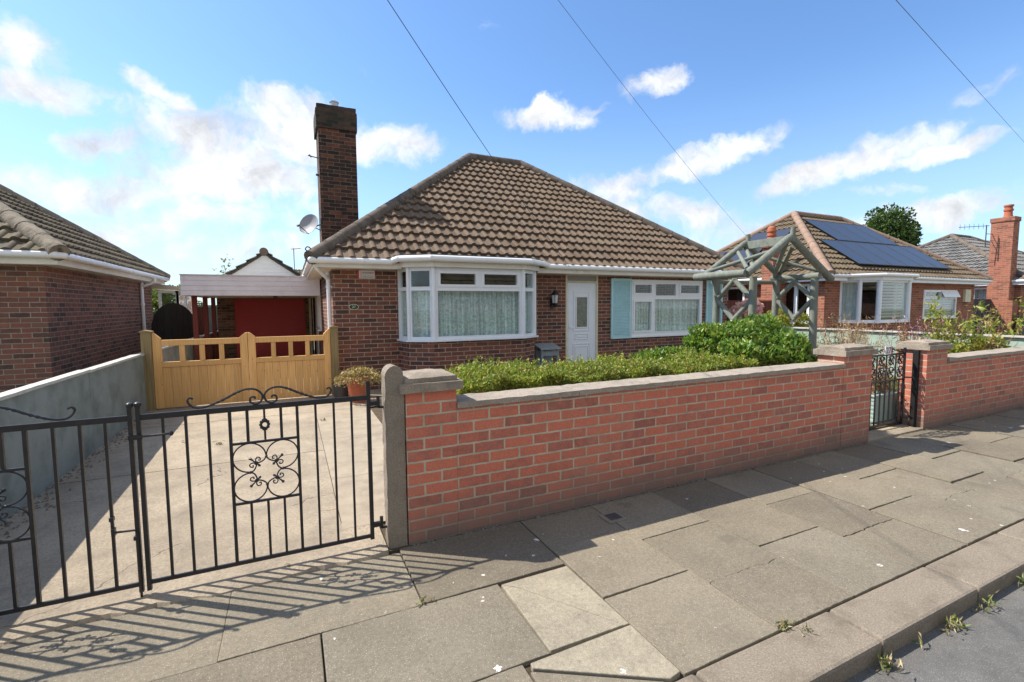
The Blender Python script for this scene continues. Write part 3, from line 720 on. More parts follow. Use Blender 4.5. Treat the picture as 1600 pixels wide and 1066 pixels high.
def text_mesh(name, body, size, mat, loc, rot, parent=None, ext=.001, spacing=1.0):
    cu = bpy.data.curves.new(name, 'FONT'); cu.body = body; cu.size = size; cu.extrude = ext; cu.align_x = 'CENTER'; cu.align_y = 'CENTER'; cu.space_character = spacing
    o = bpy.data.objects.new(name, cu); COL.objects.link(o)
    dg = bpy.context.evaluated_depsgraph_get(); me = bpy.data.meshes.new_from_object(o.evaluated_get(dg))
    bpy.data.objects.remove(o); me.name = name; me.materials.clear(); me.materials.append(mat)
    r = bpy.data.objects.new(name, me); COL.objects.link(r)
    mt = Matrix.Translation(Vector(loc) - (origin_of(parent) if parent else Vector())) @ rot.to_4x4()
    me.transform(mt)
    if parent: r.parent = parent
    return r
FRONT = Matrix.Rotation(R(90), 3, 'X')
g2 = thing('number_plate', 'small white number plate fixed on top of the small iron gate', 'number plate', (6.38, 3.07, .92))
m = MB(); m.box(6.33, 6.455, 3.082, 3.092, .922, 1.018); m.build('plate', M['sign_white'], g2, bevel=.002)
m = MB(); m.box(6.457, 6.470, 3.080, 3.092, .922, 1.018); m.build('plate_edge', M['sign_red'], g2)
text_mesh('numerals', '27', .105, M['sign_dark'], (6.393, 3.0805, .968), FRONT, g2)
m = MB(); m.box(6.848, 6.888, 2.985, 3.045, -.05, .955); tag(m.build('gate_post', M['blackpost'], origin=(6.85, 3.1, 0), bevel=.004), 'black square post fixed to the pillar right of the small iron gate', 'gate post')
m = MB(); m.box(5.742, 5.80, 3.06, 3.12, -.05, .955); tag(m.build('gate_post', M['blackpost'], origin=(5.77, 3.09, 0), bevel=.004), 'slim black latch post hidden behind the pillar left of the small iron gate', 'gate post')
# planter behind the gate
g = thing('planter_box', 'pale green ribbed planter box standing behind the small iron gate', 'planter', (6.71, 3.42, .036))
m = MB(); m.box(6.46, 6.98, 3.24, 3.50, .05, .37)
for k in range(6): m.box(6.456, 6.984, 3.236, 3.504, .06+k*.052, .092+k*.052)
m.box(6.445, 6.995, 3.225, 3.515, .372, .395)
m.build('box', M['planterteal'], g, bevel=.004)
for x in (6.52, 6.86):
    m = MB(); m.box(x, x+.06, 3.26, 3.48, .036, .06); m.build('foot', M['darkplastic'], g)
p = thing('potted_plant', 'reddish leafy plant growing in the pale green planter box', 'plant', (6.71, 3.37, .38))
pts = np.column_stack([RNG.uniform(6.46, 6.96, 420), RNG.uniform(3.27, 3.48, 420), .39 + RNG.random(420)**1.4*.42])
leaves('foliage', pts, .055, M['redleaf'], p, .45, .5)
m = MB()
for i in range(16):
    x, y = random.uniform(6.50, 6.94), random.uniform(3.28, 3.46); m.tube([(x, y, .37), (x+random.uniform(-.04, .04), y+random.uniform(-.02, .02), random.uniform(.55, .8))], .004, 5)
m.build('stem', M['twig'], p)
# boundary walls of low painted concrete panels
w = thing('boundary_wall', 'low grey green concrete panel wall along the left side of the driveway', 'wall', (-1.93, 8, 0))
m = MB(); y = 2.6
while y < 15.5: m.box(-1.965, -1.905, y, y+1.80, -.1, .885-.004*(y-3)); y += 1.806
m.build('panel', M['panelwall'], w)
m = MB(); y = 2.6
while y < 15.5: m.box(-1.985, -1.888, y, y+1.804, .887-.004*(y-3), .913-.004*(y-3)); y += 1.806
o = m.build('capping', M['panelcap'], w); rough(o, .003, .1, 2)
w = thing('boundary_wall', 'low pale green concrete panel wall between the two front gardens on the right', 'wall', (11.0, 6, 0))
m = MB(); y = 3.14
while y < 8.6: m.box(10.96, 11.03, y, y+1.36, 0, .62); m.box(10.965, 11.025, y, y+1.36, .635, .93); y += 1.48
m.build('panel', M['greenpanel'], w)
m = MB(); y = 3.14
while y < 8.6: m.box(10.93, 11.06, y+1.36, y+1.48, 0, .94); y += 1.48
m.build('post', M['greenpanel'], w)
m = MB(); m.box(10.92, 11.07, 3.14, 9.06, .942, .968); m.build('capping', M['panelcap'], w)
# ------------------------------------------------------------------ timber drive gates
def timber_leaf(x0, x1, label, tall_right):
    g = thing('timber_gate', label, 'gate', (x0 if not tall_right else x1, 8.25, .06), 'pair of pine drive gates')
    W = M['newwood']; y0, y1 = 8.215, 8.275; zb, zt = .085, 1.075
    s = .10 if True else .1
    for xa, xb, out in ((x0, x0+s, 1 if not tall_right else 0), (x1-s, x1, 1 if tall_right else 0)):
        m = MB()
        if out:   # hanging stile: tall, with its inner corner cut away
            a, b = (xa, xb) if not tall_right else (xb, xa)
            m.prism([(a, y0, zb), (b, y0, zb), (b, y0, 1.10), (a + (b-a)*.15, y0, 1.185), (a, y0, 1.185)], (0, y1-y0, 0))
        else:     # meeting stile rises to the point in the middle
            a, b = (xa, xb) if tall_right else (xb, xa)
            m.prism([(a, y0, zb), (b, y0, zb), (b, y0, 1.085), (a + (b-a)*.32, y0, 1.148), (a, y0, 1.155)], (0, y1-y0, 0))
        m.build('stile', W, g, bevel=.004)
    m = MB(); m.box(x0+s, x1-s, y0+.004, y1-.004, .99, zt); m.build('rail', W, g, bevel=.004)
    m = MB(); m.box(x0+s, x1-s, y0+.004, y1-.004, .68, .755); m.build('rail', W, g, bevel=.004)
    m = MB(); m.box(x0+s, x1-s, y0+.02, y1+.01, zb, .17); m.build('rail', W, g, bevel=.004)
    n = 3; gap = (x1-x0-2*s)
    for k in range(n):
        m = MB(); xc = x0+s + gap*(k+1)/4; m.box(xc-.032, xc+.032, y0+.008, y1-.008, .757, .988); m.build('muntin', W, g, bevel=.003)
    m = MB(); nb = 9; bw = gap/nb
    for k in range(nb): m.box(x0+s+bw*k+.0015, x0+s+bw*(k+1)-.0015, y0+.016, y0+.036, zb, .678, random.random())
    m.build('boards', W, g, bevel=.002)
timber_leaf(-1.80, -.612, 'pine drive gate leaf next to the left boundary wall', False)
timber_leaf(-.606, .578, 'pine drive gate leaf next to the house corner', True)
for x0, x1, lb in ((-1.925, -1.803, 'weathered square timber post against the concrete panel wall'), (.582, .70, 'square timber post against the house corner')):
    m = MB(); m.box(x0, x1, 8.19, 8.315, -.05, 1.19); m.prism([(x0-.012, 8.18, 1.19), (x1+.012, 8.18, 1.19), (x1+.012, 8.18, 1.205), (x0+.04, 8.18, 1.225), (x0-.012, 8.18, 1.205)], (0, .145, 0))
    tag(m.build('gate_post', M['gatepostwood'], origin=(x0, 8.25, 0), bevel=.004), lb, 'gate post', 'posts of the timber gates')
# terracotta pot
g = thing('flower_pot', 'ribbed terracotta pot with straw coloured plant by the timber gate', 'plant pot', (.93, 7.55, .06))
def flutepot(c, r0, r1, h, n=40):
    vs = []; fs = []; prof = [(r0*.97, 0), (r0, .01), (r1*.94, h*.8), (r1*1.04, h*.82), (r1*1.05, h*.98), (r1*.98, h), (r1*.9, h*.97), (r1*.85, h*.85)]
    for i, (r, z) in enumerate(prof):
        for k in range(n):
            rr = r*(1 + (.018 if k % 2 else -.018)*(1 if 0 < i < 3 else 0)); a = 2*math.pi*k/n
            vs.append((c[0]+rr*math.cos(a), c[1]+rr*math.sin(a), c[2]+z))
    for i in range(len(prof)-1):
        for k in range(n): fs.append((i*n+k, i*n+(k+1) % n, (i+1)*n+(k+1) % n, (i+1)*n+k))
    fs.append(tuple(range(n-1, -1, -1))); fs.append(tuple((len(prof)-1)*n+k for k in range(n)))
    mb = MB(); mb.poly(vs, fs); return mb
flutepot((.93, 7.55, .06), .135, .195, .40).build('pot', M['terracotta'], g, auto=35)
m = MB(); m.lathe([(.165, 0), (.165, .01)], (.93, 7.55, .40), 20); m.build('compost', M['soil'], g)
p = thing('potted_plant', 'straw coloured bushy plant spilling from the terracotta pot', 'plant', (.93, 7.55, .42))
a = RNG.uniform(0, 2*math.pi, 1500); r = RNG.random(1500)**.6*.36
pts = np.column_stack([.93+r*np.cos(a)*1.02, 7.55+r*np.sin(a)*.8, .43 + RNG.random(1500)*.16*(1-(r/.40)**2) - .12*(r > .27)*RNG.random(1500) + .03*RNG.random(1500)])
leaves('foliage', pts, .042, M['dryleaf'], p, .5, .5)
m = MB()
for i in range(24):
    a = random.uniform(0, 6.28); rr = random.uniform(.1, .3); m.tube([(.93, 7.55, .40), (.93+rr*.5*math.cos(a), 7.55+rr*.5*math.sin(a), .5), (.93+rr*math.cos(a), 7.55+rr*math.sin(a), .52)], .004, 5)
m.build('stem', M['twig'], p)
m = MB(); m.lathe([(.10, 0), (.13, .24), (.14, .26), (.12, .25)], (.69, 7.86, .06), 18)
tag(m.build('plant_pot', M['darkplastic'], origin=(.69, 7.86, .06), auto=35), 'small dark empty pot between the timber gate post and the terracotta pot', 'plant pot')
# ================================================================== HOUSES: shared builders
def tiled_slope(mb, P0, P1, inward, tan, run, detail=True, wave=.19, course=.312, amp=.03, hip0=True, hip1=True):
    """interlocking tiles in courses with a real step, clipped at the hips"""
    P0, P1, inn = Vector(P0), Vector(P1), Vector(inward); u = (P1-P0).normalized(); L = (P1-P0).length
    t = (inn + Vector((0, 0, tan))).normalized(); n = u.cross(t).normalized(); SL = run*math.sqrt(1+tan*tan)
    bm = bmesh.new(); lay = bm.faces.layers.float.new('t')
    prof = [0, .09, .18, .28, .38, .47, .56, .78] if detail else [0, .28, .56]
    def h(p): return amp*math.sin(math.pi*p/.56)**.85 if 0 < p < .56 else -.003
    nc = int(SL/course)+1; nw = int(L/wave)+1
    for j in range(nc):
        ta, tb = j*course, min((j+1)*course+.02, SL); r = j*course/math.sqrt(1+tan*tan)
        a, b = (r-.7 if hip0 else 0), (L-r+.7 if hip1 else L)
        for i in range(nw):
            s0 = i*wave
            if s0+wave < a or s0 > b: continue
            tv = random.random(); dn = random.uniform(-.002, .004); dt = random.uniform(-.005, .005)
            top = []; bot = []; low = []
            for p in prof + [1.0]:
                s = s0 + p*wave; hh = h(p if p < 1 else 0)
                q = P0 + u*s
                bot.append(bm.verts.new(q + t*(ta+dt) + n*(.056+hh+dn))); top.append(bm.verts.new(q + t*tb + n*(.004+hh)))
                low.append(bm.verts.new(q + t*(ta+dt+.004) + n*(.008+hh+dn)))
            for k in range(len(prof)):
                f = bm.faces.new((bot[k], bot[k+1], top[k+1], top[k])); f[lay] = tv
                f = bm.faces.new((low[k], low[k+1], bot[k+1], bot[k])); f[lay] = tv
    for flag, P, d in ((hip0, P0, u-inn), (hip1, P1, -u-inn)):
        no = d.normalized() if flag else (u if P is P0 else -u)
        g = bm.verts[:] + bm.edges[:] + bm.faces[:]
        bmesh.ops.bisect_plane(bm, geom=g, plane_co=P, plane_no=no, clear_inner=True)
    # underlay sheet just beneath the tiles
    bm.verts.index_update(); off = len(mb.v)
    mb.v.extend([tuple(v.co) for v in bm.verts])
    for f in bm.faces: mb.f.append(tuple(off+v.index for v in f.verts)); mb.t.append(f[lay])
    bm.free()
    e0 = P0 - n*.012; e1 = P1 - n*.012; r0 = inn*run + Vector((0, 0, tan*run))
    a = e0 + r0 + (u*run if hip0 else Vector()); b = e1 + r0 - (u*run if hip1 else Vector())
    mb.face([e0, e1, b, a] if (b-a).length > .02 else [e0, e1, a], .5)
def ridge_run(mb, a, b, r=.115, seg=.42):
    a, b = Vector(a), Vector(b); d = b-a; n = max(1, int(d.length/seg)); rr = random.Random(3)
    for i in range(n):
        p, q = a + d*(i/n), a + d*((i+1.06)/n); j = Vector((rr.uniform(-.006, .006), rr.uniform(-.006, .006), rr.uniform(-.006, .006)))
        mb.tube([p+j*.5, p+j*.5+(q-p)*.5, q+j*.5], [r*1.02, r, r*.97], 14)
def hip_roof(parent, x0, x1, y0, y1, z, tan, mat, rmat, fine='FLRB', rr=.115, wave=.19, course=.312, drop=.03):
    run = (y1-y0)/2; apexz = z + run*tan
    mb = MB()
    for key, P0, P1, inn in (('F', (x0,y0,z), (x1,y0,z), (0,1,0)), ('R', (x1,y0,z), (x1,y1,z), (-1,0,0)), ('B', (x1,y1,z), (x0,y1,z), (0,-1,0)), ('L', (x0,y1,z), (x0,y0,z), (1,0,0))):
        tiled_slope(mb, P0, P1, inn, tan, run, key in fine, wave, course if key in fine else .5)
    roof = mb.build('roof', mat, parent, auto=38)
    m = MB(); a = Vector((x0+run, y0+run, apexz)); b = Vector((x1-run, y0+run, apexz)); up = Vector((0, 0, drop))
    for p, q in (((x0,y0,z), a), ((x0,y1,z), a), ((x1,y0,z), b), ((x1,y1,z), b)):
        ridge_run(m, Vector(p)+up*.6, Vector(q)+up, rr)
    ridge_run(m, a+up, b+up, rr)
    o = m.build('ridge_tile', rmat, roof, auto=50)
    return roof
def wallface(mb, A, B, z0, z1, holes=(), th=.1):
    """vertical wall from A to B (2D; outside on the right-hand side of A->B) with openings (s0,s1,za,zb) and reveals"""
    A, B = Vector((A[0], A[1], 0)), Vector((B[0], B[1], 0)); L = (B-A).length; u = (B-A)/L; inn = Vector((-u.y, u.x, 0))
    cs = sorted({0, L, *[h[0] for h in holes], *[h[1] for h in holes]}); cz = sorted({z0, z1, *[h[2] for h in holes], *[h[3] for h in holes]})
    P = lambda s, z, d=0: A + u*s + inn*d + Vector((0, 0, z))
    for s0, s1 in zip(cs, cs[1:]):
        for a, b in zip(cz, cz[1:]):
            if any(h[0]-1e-6 <= s0 and s1 <= h[1]+1e-6 and h[2]-1e-6 <= a and b <= h[3]+1e-6 for h in holes): continue
            mb.face([P(s0,a), P(s1,a), P(s1,b), P(s0,b)], .5); mb.face([P(s0,b,th), P(s1,b,th), P(s1,a,th), P(s0,a,th)], .5)
    for s0, s1, a, b in holes:
        mb.face([P(s0,a), P(s0,b), P(s0,b,th), P(s0,a,th)], .5); mb.face([P(s1,b), P(s1,a), P(s1,a,th), P(s1,b,th)], .5)
        mb.face([P(s0,b), P(s1,b), P(s1,b,th), P(s0,b,th)], .5); mb.face([P(s1,a), P(s0,a), P(s0,a,th), P(s1,a,th)], .5)
def window(parent, A, B, z0, z1, panes, mat=None, depth=.06, inset=0, sill=True, sillout=.05, panemat=None, name='window'):
    """upvc window between A and B: panes = (s0,s1,za,zb,opener). The frame is the part; panes and sill are its sub-parts"""
    mat = mat or M['white']
    A, B = Vector((A[0], A[1], 0)), Vector((B[0], B[1], 0)); L = (B-A).length; u = (B-A)/L; inn = Vector((-u.y, u.x, 0)); Z = Vector((0, 0, 1))
    A = A + inn*inset
    cs = sorted({0, L, *[p[0] for p in panes], *[p[1] for p in panes]}); cz = sorted({z0, z1, *[p[2] for p in panes], *[p[3] for p in panes]})
    m = MB()
    for s0, s1 in zip(cs, cs[1:]):
        for a, b in zip(cz, cz[1:]):
            if any(p[0]-1e-6 <= s0 and s1 <= p[1]+1e-6 and p[2]-1e-6 <= a and b <= p[3]+1e-6 for p in panes): continue
            m.obox(A + u*s0 + Z*a, u*(s1-s0), inn*depth, Z*(b-a), .5)
    for s0, s1, a, b, op in panes:
        w = .042 if op else .014; pr = -.016 if op else -.006
        for q, du, dzv in ((A+u*(s0-w)+Z*(a-w), u*(s1-s0+2*w), Z*w), (A+u*(s0-w)+Z*b, u*(s1-s0+2*w), Z*w), (A+u*(s0-w)+Z*a, u*w, Z*(b-a)), (A+u*s1+Z*a, u*w, Z*(b-a))):
            m.obox(q + inn*pr, du, inn*(-pr-.0005), dzv, .5)
    fr = m.build(name, mat, parent)
    for s0, s1, a, b, op in panes:
        g = MB(); g.obox(A + u*(s0-.004) + inn*.022 + Z*(a-.004), u*(s1-s0+.008), inn*.012, Z*(b-a+.008)); g.build('pane', panemat or M['glass'], fr)
    if sill:
        g = MB(); g.obox(A - u*.03 - inn*sillout + Z*(z0-.03), u*(L+.06), inn*(sillout+depth-.002), Z*.029); g.build('sill', mat, fr, bevel=.004)
    return fr
def drape(parent, A, B, z0, z1, mat, d=.10, amp=.022, wl=.085, name='net_curtain'):
    A, B = Vector((A[0], A[1], 0)), Vector((B[0], B[1], 0)); L = (B-A).length; u = (B-A)/L; inn = Vector((-u.y, u.x, 0))
    n = max(12, int(L/.012)); vs = []; fs = []; ph = random.random()*6
    for k in range(2):
        z = z1 if k else z0
        for i in range(n+1):
            s = L*i/n; o = amp*(math.sin(2*math.pi*s/wl + ph + 1.3*math.sin(s*9)) + .5*math.sin(2*math.pi*s/(wl*2.7)))
            vs.append(A + u*s + inn*(d+o) + Vector((0, 0, z)))
    for i in range(n): fs.append((i, i+1, n+2+i, n+1+i))
    m = MB(); m.poly(vs, fs, .5); o = m.build(name, mat, parent, smooth=True)
    # curtain cloth: u runs along the cloth so the lace pattern follows the folds
    uv = o.data.uv_layers['UVMap'].data
    for p in o.data.polygons:
        for li in p.loop_indices:
            vi = o.data.loops[li].vertex_index; uv[li].uv = (L*(vi % (n+1))/n, z1 if vi > n else z0)
    return o
def gutter(parent, pts, r=.05, name='gutter'):
    m = MB(); pts = [Vector(p) for p in pts]
    for a, b in zip(pts, pts[1:]): m.tube([a, b], r, 12)
    for p in pts[1:-1]: m.lathe([(r*.6, -r*.85), (r*1.06, -r*.4), (r*1.06, r*.4), (r*.6, r*.85)], p, 10)
    for a, b in zip(pts, pts[1:]):
        d = b-a; n = int(d.length/1.9)
        for k in range(1, n+1):
            c = a + d*(k/(n+1)); t = d.normalized(); m.tube([c - t*.03, c + t*.03], r*1.1, 12)
    return m.build(name, M['gutter'], parent, auto=45)
# ================================================================== THE MAIN BUNGALOW
H = thing('bungalow', 'dark red brick bungalow with white bay window, turquoise shutters and tall chimney', 'house', (5.3, 8.4, 0))
bay = [(1.74, 8.4), (1.83, 8.0), (2.2, 7.75), (3.9, 7.75), (4.27, 8.0), (4.36, 8.4)]
m = MB()
wallface(m, (.66, 8.4), (10.0, 8.4), -.05, 2.19, [(1.08, 3.70, -.05, 2.19), (4.56, 5.39, -.05, 2.19), (6.29, 8.46, .82, 2.10)])
wallface(m, (.66, 16.1), (.66, 8.4), -.05, 2.19, [(3.2, 4.2, 1.0, 2.0), (2.0, 2.8, -.05, 1.98)])
wallface(m, (10.0, 8.4), (10.0, 16.1), -.05, 2.19); wallface(m, (10.0, 16.1), (.66, 16.1), -.05, 2.19)
for a, b in zip(bay, bay[1:]): wallface(m, a, b, -.05, .925, th=.09)
m.build('wall', M['brick_house'], H)
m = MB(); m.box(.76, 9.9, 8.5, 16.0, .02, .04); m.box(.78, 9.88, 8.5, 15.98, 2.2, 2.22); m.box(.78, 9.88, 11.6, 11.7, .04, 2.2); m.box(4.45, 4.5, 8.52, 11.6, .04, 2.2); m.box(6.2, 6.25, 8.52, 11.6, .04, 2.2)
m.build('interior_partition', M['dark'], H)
hip_roof(H, .32, 10.32, 8.02, 16.5, 2.285, .765, M['tile'], M['ridge'], 'FLR')
# eaves: fascia, soffit, gutters
m = MB(); ez0, ez1 = 2.165, 2.262
m.box(.36, 1.74, 8.045, 8.065, ez0, ez1); m.box(4.36, 10.28, 8.045, 8.065, ez0, ez1)
m.box(.36, .38, 8.066, 16.46, ez0, ez1); m.box(10.26, 10.28, 8.066, 16.46, ez0, ez1); m.box(.382, 10.258, 16.44, 16.46, ez0, ez1)
m.build('fascia', M['fascia'], H, bevel=.003)
m = MB(); m.box(.382, 1.70, 8.067, 8.44, 2.167, 2.185); m.box(4.40, 10.258, 8.067, 8.44, 2.167, 2.185); m.box(.382, .70, 8.442, 16.44, 2.167, 2.185); m.box(9.96, 10.258, 8.442, 16.44, 2.167, 2.185)
m.build('soffit', M['fascia'], H)
def offs(o): 
    return [(1.74-o*.9, 8.12), (1.83-o, 8.0-o*.45), (2.2-o*.45, 7.75-o), (3.9+o*.45, 7.75-o), (4.27+o, 8.0-o*.45), (4.36+o*.9, 8.12)]
gutter(H, [(.33, 16.4, 2.272), (.33, 8.0, 2.272), (1.56, 8.0, 2.277)])
gutter(H, [(4.56, 8.0, 2.29), (10.31, 8.0, 2.28), (10.31, 16.4, 2.28)])
G2 = offs(.17); gutter(H, [(1.56, 8.0, 2.285)] + [(x, y, 2.325) for x, y in G2[1:5]] + [(4.58, 8.0, 2.30)], .052)
m = MB(); f0 = offs(.085); f1 = offs(.04)
for i in range(5):
    a, b = Vector((*f0[i], 2.19)), Vector((*f0[i+1], 2.19)); m.prism([a, b, b+Vector((0, 0, .11)), a+Vector((0, 0, .11))], Vector((f1[i][0]-f0[i][0], f1[i][1]-f0[i][1], 0))*.5)
m.build('bay_fascia', M['fascia'], H)
m = MB(); q = offs(.15); m.prism([(x, y, 2.362) for x, y in q], (0, 0, .034))
m.build('bay_roof', M['lead'], H)
m = MB(); q = offs(.02); m.prism([(x, y, 2.195) for x, y in q[0:6]], (0, 0, .018)); m.build('bay_soffit', M['fascia'], H)
# bay glazing
bz0, bz1, tr = .957, 2.192, 1.83
def bp(L, s0, s1, op=False): return [(s0, s1, bz0+.05, tr-.03, False), (s0, s1, tr+.035, bz1-.06, op)]
B2 = [Vector(p) for p in bay]
L01 = (B2[1]-B2[0]).length; window(H, bay[0], bay[1], bz0, bz1, bp(L01, .07, L01-.05), inset=.0, sill=False)
L12 = (B2[2]-B2[1]).length; window(H, bay[1], bay[2], bz0, bz1, bp(L12, .055, L12-.06), sill=False)
window(H, bay[2], bay[3], bz0, bz1, [(.075, 1.625, bz0+.055, tr-.035, False), (.125, .765, tr+.075, bz1-.10, True), (.925, 1.575, tr+.075, bz1-.10, True)], sill=False)
L34 = (B2[4]-B2[3]).length; window(H, bay[3], bay[4], bz0, bz1, bp(L34, .07, L34-.06), sill=False)
L45 = (B2[5]-B2[4]).length; window(H, bay[4], bay[5], bz0, bz1, bp(L45, .05, L45-.07), sill=False)
for (x, y), r in zip(bay[1:5], (.032, .04, .04, .032)):
    m = MB(); m.lathe([(r, bz0), (r, bz1)], (x, y, 0), 10); m.build('corner_post', M['white'], H, auto=40)
m = MB(); q = [(1.70, 8.398), (1.765, 7.955), (2.165, 7.685), (3.935, 7.685), (4.335, 7.955), (4.40, 8.398)]; m.prism([(x, y, .927) for x, y in q], (0, 0, .028)); m.build('bay_sill', M['white'], H, bevel=.005)
ib = [(1.80, 8.36), (1.93, 8.06), (2.24, 7.86), (3.86, 7.86), (4.17, 8.06), (4.30, 8.36)]
for a, b in zip(ib, ib[1:]): drape(H, a, b, bz0+.02, tr-.02, M['lace'], d=.02, amp=.012)
m = MB(); m.prism([(x, y, .93) for x, y in ib], (0, 0, .026)); m.build('window_board', M['white'], H)
# right hand window
wx = 6.95
fr = window(H, (wx, 8.4), (wx+2.17, 8.4), .82, 2.10, [(.085, .565, .945, 1.60, True), (.68, 2.08, .91, 1.655, False), (.085, .565, 1.80, 1.985, True), (.695, 1.305, 1.745, 2.005, False), (1.455, 2.055, 1.80, 1.985, True)], inset=-.012, sillout=.03)
drape(H, (wx+.03, 8.475), (wx+2.14, 8.475), .84, 1.70, M['lace'], d=.02, amp=.012)
# side window, side door on the driveway wall
fr = window(H, (.66, 12.9), (.66, 11.9), 1.0, 2.0, [(.07, .48, 1.07, 1.93, True), (.56, .93, 1.07, 1.93, False)], inset=-.03, sillout=.06)
m = MB(); m.box(.63, .70, 13.3, 14.1, .05, 1.98); m.build('side_door', M['white'], H, bevel=.004)
# front door
dr = MB()
dx0, dx1 = 5.22, 6.05; yy = 8.405
dr.box(dx0+.002, dx0+.05, yy, yy+.09, 0.03, 2.188); dr.box(dx1-.05, dx1-.002, yy, yy+.09, .03, 2.188); dr.box(dx0+.05, dx1-.05, yy, yy+.09, 2.155, 2.188); dr.box(dx0+.05, dx1-.05, yy, yy+.09, 2.005, 2.045)
dr.box(dx0+.05, dx1-.05, yy-.01, yy+.09, .03, .06)
df = dr.build('door_frame', M['cream'], H, bevel=.003)
m = MB(); m.box(dx0+.05, dx1-.05, yy+.03, yy+.045, 2.045, 2.155); m.build('transom_board', M['grey_board'], df)
m = MB(); lx0, lx1, ly = dx0+.052, dx1-.052, yy+.02
m.box(lx0, lx1, ly, ly+.05, .062, 2.003)
def raised(a, b, z0, z1, w=.022, d=.012):
    for bb in ((a, b, z0, z0+w), (a, b, z1-w, z1), (a, a+w, z0+w, z1-w), (b-w, b, z0+w, z1-w)): m.box(bb[0], bb[1], ly-d, ly-.0005, bb[2], bb[3])
cx = (lx0+lx1)/2
raised(cx-.21, cx+.21, .98, 1.83, .03); raised(cx-.17, cx+.17, .80, .93, .02); raised(cx-.22, cx+.22, .16, .72, .022); raised(cx-.17, cx+.17, .22, .66, .016)
raised(lx0+.03, lx1-.03, .09, 1.94, .014, .006)
dl = m.build('door', M['doorwhite'], H, bevel=.002)
m = MB(); m.box(cx-.132, cx+.132, ly-.004, ly-.001, 1.07, 1.70); m.build('pane', M['frost'], dl)
m = MB(); raised(cx-.155, cx+.155, 1.045, 1.725, .022, .016); m.build('glazing_bead', M['white'], dl, bevel=.003)
m = MB(); m.box(lx0+.04, lx0+.065, ly-.012, ly-.001, .98, 1.16); m.tube([(lx0+.05, ly-.01, 1.06), (lx0+.05, ly-.045, 1.06), (lx0+.15, ly-.045, 1.06)], .009, 8); m.build('handle', M['white'], dl, auto=40)
m = MB(); m.box(cx-.12, cx+.12, ly-.010, ly-.001, .845, .885); m.build('letterbox', M['white'], dl, bevel=.003)
# shutters
def shutter(x0, x1):
    m = MB(); y = 8.36; z0, z1 = .785, 2.115
    m.box(x0, x0+.05, y, y+.03, z0, z1); m.box(x1-.05, x1, y, y+.03, z0, z1); m.box(x0+.05, x1-.05, y, y+.03, z0, z0+.06); m.box(x0+.05, x1-.05, y, y+.03, z1-.06, z1)
    m.box(x0+.05, x1-.05, y+.022, y+.030, z0+.06, z1-.06)
    k = z0+.065
    while k < z1-.075: m.prism([(x0+.05, y+.002, k), (x0+.05, y+.022, k+.024), (x0+.05, y+.022, k+.030), (x0+.05, y+.002, k+.006)], (x1-x0-.1, 0, 0), .5); k += .0335
    m.build('shutter', M['teal'], H)
shutter(6.37, 6.92); shutter(9.235, 9.79)
# chimney: sooty stack with a rendered head and a steel flue
m = MB(); m.box(.64, 1.36, 10.3, 11.05, 2.0, 5.25)
ch = m.build('chimney', M['brick_chim'], H)
m = MB(); m.box(.60, 1.385, 10.262, 11.09, 5.10, 5.46); m.box(.622, 1.372, 10.28, 11.07, 5.462, 5.56)
o = m.build('chimney_head', M['sooty'], ch); rough(o, .006, .09, 7)
m = MB(); m.lathe([(.085, 0), (.085, .17), (.095, .175), (.095, .2), (.06, .2)], (.99, 10.65, 5.57), 18); m.build('flue', M['steel'], ch, auto=40)
m = MB(); m.tube([(.64, 10.42, 4.53), (.50, 10.42, 4.55), (.44, 10.42, 4.56)], .010, 6); m.tube([(.64, 10.42, 4.19), (.575, 10.42, 4.20)], .022, 6); m.tube([(.47, 10.42, 4.58), (.50, 10.42, 4.53)], .012, 6)
m.build('wall_bracket', M['darkplastic'], ch)
# downpipe at the corner, little scroll iron on the hip foot
m = MB(); m.tube(ssub([(.40, 8.10, 2.24), (.40, 8.10, 2.18), (.42, 8.14, 2.14), (.57, 8.44, 2.02), (.60, 8.50, 1.97), (.60, 8.50, .1)], 4), .034, 12); m.tube([(.60, 8.50, 1.85), (.60, 8.50, 1.90)], .042, 12); m.tube([(.60, 8.50, .95), (.60, 8.50, 1.0)], .042, 12)
m.box(.60, .66, 8.485, 8.515, 1.86, 1.885)
m.build('downpipe', M['gutter'], H, auto=45)
m = MB(); m.tube(ssub([(.36, 8.06, 2.33), (.33, 8.04, 2.44), (.28, 8.02, 2.47), (.25, 8.0, 2.43), (.28, 8.0, 2.40)], 5), .009, 6); m.build('hip_iron', M['darkplastic'], H)
# things fixed to the house
g = thing('satellite_dish', 'pale grey satellite dish on the left side of the tall chimney', 'satellite dish', (.62, 10.36, 3.2))
ax = Vector((-.62, -.72, .32)).normalized(); c0 = Vector((.40, 10.36, 3.20))
m = MB(); m.lathe([(.005, -.052), (.08, -.045), (.15, -.027), (.20, -.004), (.213, .004), (.213, -.004), (.15, -.037), (.08, -.056), (.005, -.062)], c0, 26, axis=ax); m.build('dish', M['dish'], g, auto=40)
m = MB(); lnb = c0 + ax*.26 + Vector((0, 0, -.17)); low = c0 - Vector((0, 0, .2)) + ax*.0
m.tube([low, lnb], .009, 6); m.tube([lnb - Vector((.03, .03, 0)), lnb + ax*.07], [.03, .026], 10); m.tube(ssub([lnb, lnb + Vector((.0, -.03, -.09)), lnb + Vector((.08, .03, -.11)), low], 4), .004, 5)
m.build('receiver_arm', M['darkplastic'], g)
m = MB(); m.tube([c0 - ax*.06, c0 - ax*.10 + Vector((.06, .03, 0)), (.65, 10.40, 3.22)], .015, 8); m.tube([c0 - ax*.06, (.65, 10.52, 3.10)], .01, 8); m.box(.625, .642, 10.34, 10.48, 3.12, 3.32); m.build('bracket', M['darkplastic'], g)
